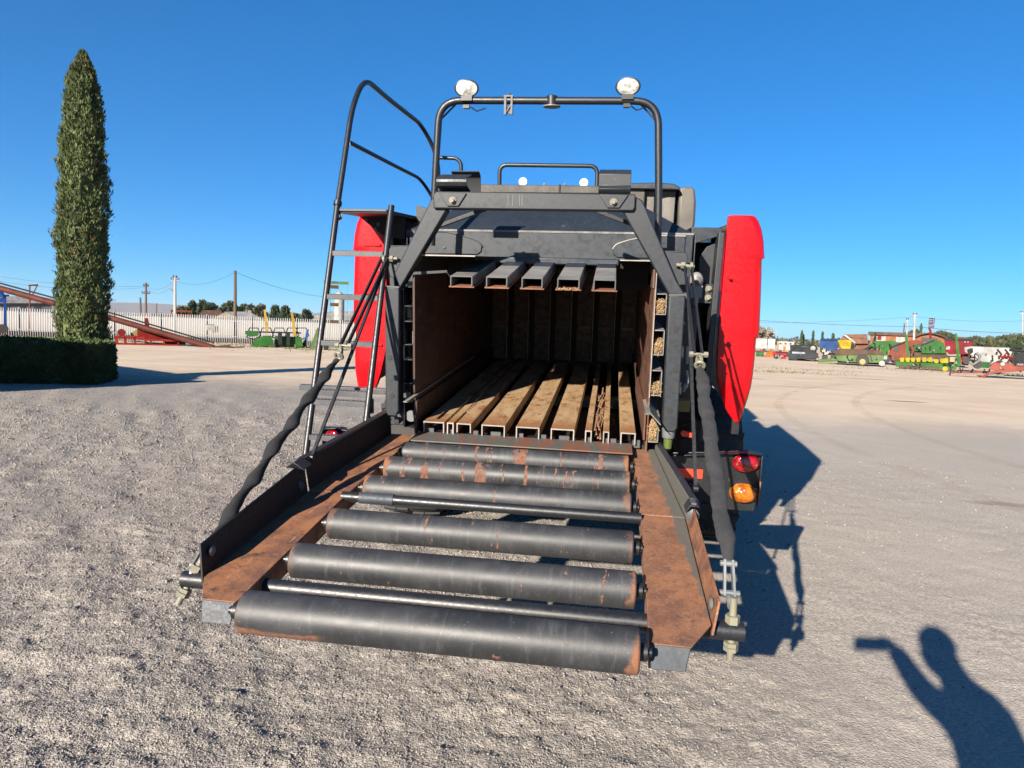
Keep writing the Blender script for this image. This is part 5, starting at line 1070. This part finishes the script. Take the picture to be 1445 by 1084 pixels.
s = S('grain_tank', 1312, 515, 'bright green grain tank with a rounded hood above the planter', dist=60); s.poly([(1300, 499), (1301, 487), (1318, 480), (1323, 480.5), (1331, 484), (1335, 499)], -1.1, 1.1); s.done('tank', 'f_green', bevel=.05); s.poly([(1289, 492), (1292, 486), (1302, 484.5), (1302, 495), (1290, 496)], -.8, .8); s.done('side_body', P_('dark_green', (.03, .13, .03))); s.box(1294, 1301, 488.5, 492, -.85, -.8); s.done('opening', 'dkwin'); s.poly([(1301, 486), (1318, 479.5), (1319, 481), (1302, 488)], -1.15, 1.15); s.done('lid', 'f_dark'); s.wheel(1298, 508, 6, -.9, .4); s.wheel(1328, 508, 6, -.9, .4); s.done('wheel', 'rubber', split=True); s.box(1290, 1336, 499, 502, -.9, .9); s.done('chassis', 'f_brown')
clutter(s, 1291, 1334, 488, 503, 8, 7, -1.15)
s = S('row_planter', 1308, 523, 'green row planter with a line of bright yellow seed hoppers and two tall markers', dist=54)
s.box(1264, 1350, 514, 517.5, -.25, .25); s.box(1268, 1346, 511.5, 513, .3, .5); s.done('toolbar', 'f_green')
for i, x in enumerate((1269.5, 1277.5, 1285, 1292.5, 1300.5, 1308.5)): s.poly([(x, 505), (x + 7, 504.5 - (i > 3)), (x + 6.2, 511), (x + 1, 511)], -.35, .35)
s.poly([(1317, 508), (1320, 506), (1324, 507), (1325, 511), (1322, 513), (1318, 512)], -.35, .35); s.poly([(1325.5, 506), (1338, 505.5), (1338, 512.5), (1327, 512.5)], -.35, .35); s.done('seed_hopper', 'f_yellow', bevel=.03, split=True)
s.box(1340, 1347.5, 504, 510.5, -.3, .3); s.done('pale_box', P_('pale_yellow', (.62, .55, .25))); s.poly([(1284, 503), (1317, 502), (1338, 501), (1336, 502.5), (1318, 505.5), (1290, 504.5)], -.1, .5); s.done('marker_arm', 'f_brown')
for x in (1272, 1281, 1288, 1295, 1304, 1313, 1322): s.wheel(x, 519.5, 3.2, -.2, .2)
s.done('press_wheel', 'f_brown', split=True); s.wheel(1333.5, 521.5, 3.4, -.3, .25); s.done('drive_wheel', 'f_yellow')
s.poly([(1276.5, 472), (1280, 472), (1283.5, 503.5), (1279.5, 503.5)], -.12, .12); s.poly([(1347.5, 470.5), (1350.5, 470.5), (1356, 516), (1351, 518)], -.12, .12); s.done('row_marker', 'f_green', split=True)
clutter(s, 1266, 1348, 512, 519, 14, 8, -.35)
s = S('red_wagon', 1353, 514, 'dark red gravity wagon with small pale marks between the planter and the white tank', dist=66); s.poly([(1333, 479.5), (1373.5, 481), (1372, 488), (1367, 500), (1340, 500), (1335, 496)], -1.1, 1.1); s.done('box', P_('deep_red', (.28, .008, .018)), bevel=.03); s.box(1335, 1341, 489, 493, -1.13, -1.1); s.box(1360.5, 1363, 482, 483.6, -1.13, -1.1); s.box(1364.5, 1367, 482, 483.6, -1.13, -1.1); s.done('pale_mark', P_('mark_white', (.55, .5, .5)), split=True); s.box(1333, 1374, 478.8, 480.4, -1.15, 1.15); s.done('rim', 'f_dark'); s.wheel(1343, 509, 5, -.9, .3); s.wheel(1364, 509, 5, -.9, .3); s.done('wheel', 'rubber', split=True); s.box(1354, 1368, 499, 515, -.6, .6); s.done('chassis', 'f_orange')
clutter(s, 1336, 1370, 492, 508, 6, 9)
s = S('white_tank_trailer', 1396, 520, 'large white bulk spreader with a rounded front and grey gear behind the red swather', dist=54)
s.poly([(1361, 490), (1372, 489), (1425, 491), (1428, 497), (1420, 512), (1390, 514), (1378, 505), (1362, 497)], -1.2, 1.2); s.done('tank', 'f_white', bevel=.06); s.poly([(1381, 498), (1404, 499), (1396, 511), (1390, 513)], -1.24, -1.2); s.done('side_panel', P_('off_white', (.50, .50, .47))); s.tube([(1378, 497), (1383, 502), (1382, 509), (1374, 514), (1369, 510)], .08, [-1.3] * 5); s.done('hose_loop', 'f_grey'); s.poly([(1366, 493), (1373, 491), (1374, 496), (1368, 500)], -1.4, -1.1); s.done('gearbox', 'f_dark'); s.wheel(1380, 514, 6, -1., .4); s.wheel(1410, 514, 6, -1., .4); s.done('wheel', 'rubber', split=True)
clutter(s, 1368, 1424, 496, 512, 10, 10, -1.3)
s = S('swather', 1395, 533, 'low faded red swather frame with a white oval plate, nearest of the parked machines', dist=46.5)
s.poly([(1341, 524), (1387, 523.5), (1387, 526), (1342, 526.5)], -.6, -.45); s.poly([(1340, 530), (1384, 531), (1398, 523), (1430, 522), (1432, 524), (1400, 526), (1386, 533.5), (1341, 532.5)], -.9, -.75); s.poly([(1398, 515), (1402, 511.5), (1424, 512), (1429, 516), (1445, 517), (1470, 518), (1470, 522), (1429, 524), (1412, 524), (1397, 521)], -.8, .6); s.done('frame', P_('swather_red', (.40, .10, .07)), bevel=.02)
s.hub(1414.5, 513.5, 2.6, -.8, .08); s.done('oval_plate', 'f_white'); s.box(1340, 1343, 518, 530, -.5, -.3); s.done('front_stand', 'f_dark'); s.box(1385, 1397, 511.5, 519, -.2, .5); s.done('green_box', P_('bin_green', (.03, .15, .04))); s.tube([(1412, 509), (1420, 498), (1428, 509)], .05); s.tube([(1408, 503), (1432, 505)], .05); s.done('brace', 'f_red')
clutter(s, 1344, 1440, 519, 531, 12, 11, -.8)
s = S('harvest_reel', 1432, 518, 'black pickup reel with bent tines at the right behind the red swather', dist=49); s.tube([(1424, 494), (1460, 496)], .08); s.tube([(1426, 509), (1460, 511)], .12); s.done('shaft', 'f_dark')
for x in (1407, 1418, 1430, 1438): s.tube([(x, 493), (x + 6, 500), (x + 2, 507)], .05)
s.done('tine', 'f_dark', split=True); s.poly([(1428, 507), (1436, 499), (1460, 494), (1460, 513), (1428, 512)], -.2, .5); s.done('rear_plate', 'f_dark')
# buildings and signs on the right
s = S('brick_house', 1204, 500, 'brick house with a white edged gable behind the yellow bin', 'house', 100); s.poly([(1184, 480), (1191, 473), (1205, 485), (1205, 500), (1184, 500)], 0, 8); s.done('gable_wall', 'brick'); s.poly([(1191, 472), (1224, 471.5), (1225, 485), (1206, 485)], .4, 8); s.done('roof', P_('brick_tile', (.30, .145, .09))); s.poly([(1190, 473), (1192, 471.5), (1207.5, 483), (1206.5, 485)], -.4, 0); s.done('white_barge', 'f_white'); s.box(1206, 1226, 485, 500, 1, 8); s.done('wall', 'brick')
s = S('brick_workshop', 1262, 500, 'long low orange brick workshop with white panels behind the green harvester', 'building', 110); s.box(1226, 1300, 472, 500, 0, 10); s.done('wall', 'lbrick'); s.box(1225, 1301, 470.3, 472.5, -.3, 10); s.done('parapet', 'tile'); s.box(1232, 1250, 475, 481, -.1, -.02); s.box(1264, 1278, 476, 483, -.1, -.02); s.done('white_panel', 'f_white', split=True); s.box(1238, 1244, 474, 480, -.12, -.101); s.done('sign_board', 'f_red')
s = S('orange_shed', 1318, 500, 'orange shed with a low arched roof under the tall dealer sign', 'building', 105); s.poly([(1290, 476), (1301, 471.5), (1313, 469.8), (1325, 472.5), (1336, 477), (1336, 500), (1290, 500)], 0, 10); s.done('wall', 'lbrick'); s.poly([(1288, 476), (1301, 470.8), (1313, 469), (1325, 471.8), (1338, 477), (1338, 478), (1325, 473.2), (1313, 470.2), (1301, 472.2), (1288, 477.2)], -.6, 10.5); s.done('roof', 'tile'); s.box(1300, 1323, 477, 482, -.08, -.01); s.done('opening', 'dkwin')
s = S('long_shed', 1370, 500, 'low brown roofed shed to the right of the orange shed', 'building', 130); s.box(1336, 1410, 479, 500, 0, 10); s.done('wall', 'stucco'); s.poly([(1333, 477.5), (1345, 475), (1410, 478), (1414, 480.5), (1333, 480.5)], -.6, 10); s.done('roof', 'tile')
s = S('dealer_sign', 1313, 480, 'tall signboard with dark and red panels on a thin red pole above the orange shed', 'sign', 92); s.tube([(1313, 478), (1313, 467), (1311, 463)], .12); s.done('pole', 'f_red'); s.box(1310.2, 1317, 449, 458, -.15, .15); s.done('board', P_('sign_dark', (.035, .03, .045))); s.box(1317, 1319.3, 448.5, 458, -.15, .15); s.box(1316, 1318.3, 459.2, 462.8, -.15, .15); s.done('red_edge', 'f_red', split=True); s.box(1310, 1316, 459.5, 462.5, -.15, .15); s.done('lower_board', P_('sign_dark2', (.06, .05, .07)))
for y in (450.5, 453): s.box(1311, 1316, y, y + 1.2, -.17, -.151)
s.box(1311, 1315, 455.4, 456.3, -.17, -.151); s.box(1311, 1315, 460.4, 461.4, -.17, -.151); s.done('letter_row', P_('sign_pale', (.40, .38, .42)), split=True)
pole(1291, 480, 442, 96, .16, 'f_white', 'white utility pole with a short crossarm left of the tall dealer sign', ((445, 3),))
pole(1280.5, 480, 451, 108, .12, 'f_white', 'thin white pole next to the twin grey stacks', ((452, 2),))
s = S('chimney_stack', 1276.5, 480, 'pair of grey and dark square stacks rising over the brick workshop', 'tower', 112); s.box(1274.3, 1277, 458, 472, 0, .9); s.done('stack', 'f_dark'); s.box(1277.3, 1279, 456.5, 472, 0, .8); s.done('pale_stack', 'f_white'); s.box(1274.3, 1279, 456, 457, -.1, 1); s.done('cap', 'f_grey')
pole(1443, 500, 441, 110, .13, 'grey_pole', 'grey pole with a lamp head at the far right edge', ((442, 4),), name='lamp_post')
for i, (px, top, d, w) in enumerate(((1130.2, 468, 120, 2.2), (1132.6, 473, 122, 2), (1146.4, 468, 118, 1.8), (1159.5, 469.5, 118, 1.8), (1174.5, 472, 115, 2.6), (1233.5, 471, 100, 1.7), (1297.5, 458, 118, 2.4))):
    p = at(px, 490, d); p.z = 0; H = at(px, top, d).z
    lab = ('thin dark pointed cypress rising behind the dark baler, the taller of two', 'lower thin dark cypress right beside the taller one behind the dark baler', 'slender pointed cypress above the gap between dark baler and blue hopper', 'slender pointed cypress behind the blue hopper\'s left edge', 'short broad pointed cypress between blue hopper and yellow bin', 'small dark cypress in front of the brick workshop wall', 'pointed cypress between the white pole and the dealer sign')[i]
    column_tree('cypress_tree', p, H, w * d / 960 * .62, lab, 'tree', M['conifer'], CP, 700, 70 + i, .22, .05, .8, trunk_r=.06)
for i, (px, top, d, w, lab, m) in enumerate(((1073, 464, 105, 12, 'bare pale twiggy tree top beside the red panel of the baler', 'twig'), (1290, 466, 125, 9, 'round dark green tree behind the white utility pole', 'scrub'), (1326, 470, 120, 6, 'small round tree right of the dealer sign', 'scrub'), (1335, 472, 120, 5, 'small tree further right of the dealer sign, over the shed roof', 'scrub'))):
    p = at(px, 490, d); p.z = 0; blob_tree('bare_tree' if m == 'twig' else 'shade_tree', p, at(px, top, d).z, w * d / 960, lab, M[m], 90 + i, 1500 if m != 'twig' else 500, .7)
for i, (px, top, d, w) in enumerate(((1369, 477, 90, 8), (1380, 480, 88, 9), (1394, 479, 84, 10), (1407, 478, 86, 10), (1420, 477, 82, 10), (1433, 478, 80, 10), (1446, 477, 80, 10), (1401, 484, 74, 9), (1428, 484, 72, 9), (1414, 485, 76, 8))):
    p = at(px, 495, d); p.z = 0
    blob_tree('shade_tree', p, at(px, top, d).z, w * d / 960, 'dark green bushy tree in the clump behind the white spreader and swather', M['scrub'] if i % 2 else M['conifer'], 110 + i, 1500, .5, 'trees at the right edge')
wire('power_line', [at(1000, 446, 100), at(1291, 461, 96), at(1500, 470, 110)], .3, 'lower dark overhead wire crossing the sky on the right', .028)
wire('power_line', [at(1000, 452, 105), at(1291, 447, 96), at(1500, 449, 110)], .5, 'upper thin overhead wire on the right reaching the white pole', .016)
# far low town and tree line on the right horizon
def treeline():
    q = np.random.RandomState(8); n = 9000; a = np.radians(-34 + 78 * q.rand(n)); D = 230 + 160 * q.rand(n)
    P = np.stack([CAM.x + np.sin(a) * D, CAM.y + np.cos(a) * D, 2.6 * q.rand(n) ** 1.5 * (.5 + 1.0 * (vnoise(a * 60, D * 0, 1., 41) + .5))], 1); N = np.tile(np.array([0, -1., .3]), (n, 1))
    V, F = blades(n, P, N, 1.1, .5, 9, .3, 1.5); tag(np_mesh('woodland', V, F, M['scrub']), 'low hazy line of far trees along the horizon', 'woodland', kind='stuff')
treeline()
# small weeds at the edge of the yard
def weeds():
    q = np.random.RandomState(15); P = []
    for cx_, cy_, r_, k in ((9.0, 33.0, 1.6, 260), (10.5, 37, 2.2, 200), (25.5, 44, 4.5, 900), (-22, 37, 6, 900), (-26, 40, 7, 900), (-15, 41, 5, 500)):
        P.append(np.stack([cx_ + (q.randn(k)) * r_, cy_ + q.randn(k) * r_ * .35, np.zeros(k)], 1))
    P = np.concatenate(P); V, F = blades(len(P), P, np.tile(np.array([0, -1., 0]), (len(P), 1)), .11, .02, 3, .6, 1.2)
    n = NT('dry_weeds'); g = n.n('ShaderNodeNewGeometry').outputs['Random Per Island']; n.set('Base Color', n.mix(g, (.10, .095, .04), (.20, .165, .08))); n.set('Roughness', .9)
    tag(np_mesh('weeds', V, F, n.m), 'dry weeds growing along the far edges of the yard', 'weeds', kind='stuff')
weeds()
# unseen building and wall inferred from shade at left, shaped to cast it
off = empty('unseen_building', (-15.8, 5.6, 0), 'unseen low flat roofed building left of the yard, shaped for its shade', 'building', (0, 0, math.radians(152)))
MB().box(0, 14, 0, 6, 0, 3.5).build('wall', M['stucco'], off); MB().box(0, 14.4, -.3, 6.4, 3.5, 3.8).build('roof', M['metalroof'], off)
MB().box(2, 3.6, -.01, .04, 1, 2.2).build('window', M['dkwin'], off)
gw = empty('unseen_wall', (-12.6, 6.25, 0), 'unseen plain wall left of the hedge, shaped to shade the hedge front', 'wall', (0, 0, math.radians(172)))
MB().box(0, 9, -.2, 0, 0, 2.68).build('wall_panel', M['stucco'], gw); MB().box(-.05, 9, -.25, .05, 2.68, 2.75).build('coping', M['f_grey'], gw)

# ------------------------------------------------------------------ the photographer, just behind the camera
def skinned(name, joints, edges, root, m, parent=None, sub=2):
    me = bpy.data.meshes.new(name); names = list(joints); bm = bmesh.new(); lay = bm.verts.layers.skin.verify(); vs = {}
    for k in names:
        p, r_ = joints[k]; v = bm.verts.new(p); v[lay].radius = r_ if isinstance(r_, tuple) else (r_, r_); v[lay].use_root = (k == root); vs[k] = v
    for a, b in edges: bm.edges.new((vs[a], vs[b]))
    bm.to_mesh(me); bm.free(); me.materials.append(m); o = bpy.data.objects.new(name, me); col.objects.link(o); o.parent = parent
    md = o.modifiers.new('skin', 'SKIN'); md.use_smooth_shade = True; o.modifiers.new('sub', 'SUBSURF').levels = sub; o.modifiers['sub'].render_levels = sub
    return o
def photographer():
    t = empty('person', (.80, -3.80, 0), 'person in dark work clothes holding a phone out sideways to photograph the baler', 'person')
    o = Vector((.80, -3.80, 0)); L = lambda *p: Vector(p) - o
    J = {'pelvis': (L(.77, -3.80, .98), (.14, .115)), 'belly': (L(.755, -3.79, 1.14), (.125, .105)), 'chest': (L(.745, -3.78, 1.36), (.128, .105)), 'collar': (L(.74, -3.78, 1.50), (.085, .08)), 'neck': (L(.71, -3.765, 1.58), .058),
         'skull': (L(.655, -3.745, 1.70), (.080, .092)), 'crown': (L(.64, -3.75, 1.79), (.078, .088)),
         'shl': (L(.63, -3.76, 1.455), .066), 'ell': (L(.595, -3.62, 1.472), .062), 'wrl': (L(.532, -3.53, 1.585), .050),
         'wr2': (L(.508, -3.515, 1.61), .040), 'shr': (L(.865, -3.78, 1.475), .06), 'elr': (L(.90, -3.80, 1.19), .046), 'wrr': (L(.935, -3.72, .96), .034), 'har': (L(.945, -3.70, .87), .036),
         'hil': (L(.71, -3.80, .90), .105), 'knl': (L(.70, -3.77, .50), .068), 'anl': (L(.69, -3.82, .10), .048), 'tol': (L(.68, -3.64, .045), .042),
         'hir': (L(.89, -3.80, .90), .105), 'knr': (L(.91, -3.77, .50), .068), 'anr': (L(.92, -3.82, .10), .048), 'tor': (L(.93, -3.64, .045), .042)}
    E_ = [('pelvis', 'belly'), ('belly', 'chest'), ('chest', 'collar'), ('collar', 'neck'), ('neck', 'skull'), ('skull', 'crown'), ('collar', 'shl'), ('shl', 'ell'), ('ell', 'wrl'), ('wrl', 'wr2'), ('collar', 'shr'), ('shr', 'elr'), ('elr', 'wrr'), ('wrr', 'har'), ('pelvis', 'hil'), ('hil', 'knl'), ('knl', 'anl'), ('anl', 'tol'), ('pelvis', 'hir'), ('hir', 'knr'), ('knr', 'anr'), ('anr', 'tor')]
    cloth = plain('dark_work_clothes', (.03, .035, .05), .9); skin = plain('skin', (.36, .20, .13), .55)
    skinned('body', J, E_, 'pelvis', cloth, t)
    # head over the skull, turned to the phone
    h = L(.650, -3.742, 1.705); mb = MB(); rings = []
    for k in range(13):
        u = k / 12; z = -.13 + .25 * u; w = .078 * math.sqrt(max(.02, 1 - abs(2 * u - 1.05) ** 2.6)) ; d_ = .100 * math.sqrt(max(.02, 1 - abs(2 * u - 1.1) ** 2.8))
        rings.append([(h.x + w * math.cos(a), h.y + d_ * math.sin(a) * (1.0 if math.sin(a) < 0 else 1.03), h.z + z) for a in [6.283 * j / 18 for j in range(18)]])
    mb.loft(rings); f = h + Vector((0, .098, 0)); mb.hexa([f + Vector(p) for p in ((-.016, -.01, -.035), (.016, -.01, -.035), (.016, -.03, -.03), (-.016, -.03, -.03), (-.006, -.004, .02), (.006, -.004, .02), (.006, -.03, .02), (-.006, -.03, .02))])
    mb.ball(f + Vector((0, .006, -.03)), .014, .014, .011)
    for sx in (-1, 1): mb.ball(h + Vector((sx * .080, -.005, -.01)), .010, .022, .032)
    mb.build('head', skin, t)
    mb = MB()
    for sx in (-1, 1): mb.ball(h + Vector((sx * .030, .091, .012)), .012, .009, .007)
    for q in pieces(mb): q.build('eye', plain('eye', (.05, .04, .035), .2), t)
    MB().ball(h + Vector((0, .088, -.07)), .024, .010, .006).build('mouth', plain('lips', (.30, .10, .08), .5), t)
    mb = MB(); rings = []
    for k in range(7):
        u = k / 6; a0 = u * math.pi / 2; rings.append([(h.x + .092 * math.cos(a0) * math.cos(a), h.y - .008 + .112 * math.cos(a0) * math.sin(a), h.z + .035 + .11 * math.sin(a0)) for a in [6.283 * j / 20 for j in range(20)]])
    mb.loft(rings).build('hair', plain('dark_hair', (.012, .010, .008), .7), t)
    # left hand: palm and five fingers closed on the phone
    H = {'w': (L(.532, -3.53, 1.585), .030), 'p': (L(.512, -3.518, 1.61), (.034, .026)), 'k': (L(.495, -3.512, 1.63), (.036, .020))}; EE = [('w', 'p'), ('p', 'k')]
    for i, (dz, ln) in enumerate(((.022, .95), (.008, 1.05), (-.006, 1.0), (-.020, .8))):
        a = L(.485 - .004 * i, -3.512, 1.632 + dz); b = a + Vector((-.030 * ln, -.010, .004)); c = b + Vector((-.018 * ln, .010, .0))
        H['a%d' % i] = (a, .009); H['b%d' % i] = (b, .0085); H['c%d' % i] = (c, .007); EE += [('k', 'a%d' % i), ('a%d' % i, 'b%d' % i), ('b%d' % i, 'c%d' % i)]
    H['t1'] = (L(.505, -3.525, 1.635), .011); H['t2'] = (L(.480, -3.532, 1.655), .0095); H['t3'] = (L(.455, -3.528, 1.655), .008); EE += [('p', 't1'), ('t1', 't2'), ('t2', 't3')]
    skinned('hand', H, EE, 'p', skin, t, 2)
    H = {'p': (L(.945, -3.70, .86), (.034, .018))}; EE = []
    for i in range(4): H['a%d' % i] = (L(.94, -3.735 + .018 * i, .80), .009); H['b%d' % i] = (L(.93, -3.73 + .018 * i, .755 - .006 * (1.5 - abs(i - 1.5))), .008); EE += [('p', 'a%d' % i), ('a%d' % i, 'b%d' % i)]
    H['t1'] = (L(.935, -3.665, .83), .011); H['t2'] = (L(.93, -3.65, .79), .009); EE += [('p', 't1'), ('t1', 't2')]
    skinned('hand', H, EE, 'p', skin, t, 2)
    for sx in (.68, .93):
        MB().hexa([L(sx - .05, -3.90, 0), L(sx + .05, -3.90, 0), L(sx + .048, -3.60, 0), L(sx - .048, -3.60, 0), L(sx - .046, -3.89, .09), L(sx + .046, -3.89, .09), L(sx + .035, -3.61, .05), L(sx - .035, -3.61, .05)]).build('shoe', M['lamp_rim'], t, bevel=.015)
photographer()
ph = empty('smartphone', (.405, -3.503, 1.612), 'black smartphone held out in the person\'s left hand', 'phone', (0, R(-2), 0))
MB().box(-.085, .085, -.004, .004, -.038, .038).build('phone_body', plain('phone_black', (.02, .02, .022), .3), ph, bevel=.003)
MB().box(-.078, .078, -.0052, -.0042, -.034, .034).build('screen', plain('phone_glass', (.03, .03, .035), .08), ph)
mb = MB(); mb.lathe([(.007, 0), (.007, .002)], (-.06, .004, .02), (0, 1, 0), 12); mb.build('camera_lens', plain('lens_glass', (.01, .01, .012), .1), ph)

# ------------------------------------------------------------------ the air: thin even haze in a closed box, sky outside it
def haze():
    o = MB().box(-7600, 7400, -450, 8200, -60, 165).build('haze', bpy.data.materials.new('haze_air'), smooth=False); tag(o, kind='stuff')
    m = o.data.materials[0]; m.use_nodes = True; t = m.node_tree; t.nodes.remove(t.nodes['Principled BSDF'])
    v = t.nodes.new('ShaderNodeVolumePrincipled'); v.inputs['Color'].default_value = (.80, .88, 1, 1); v.inputs['Density'].default_value = HAZE; v.inputs['Anisotropy'].default_value = .2
    t.links.new(v.outputs[0], t.nodes['Material Output'].inputs['Volume'])
HAZE = .00008
haze()
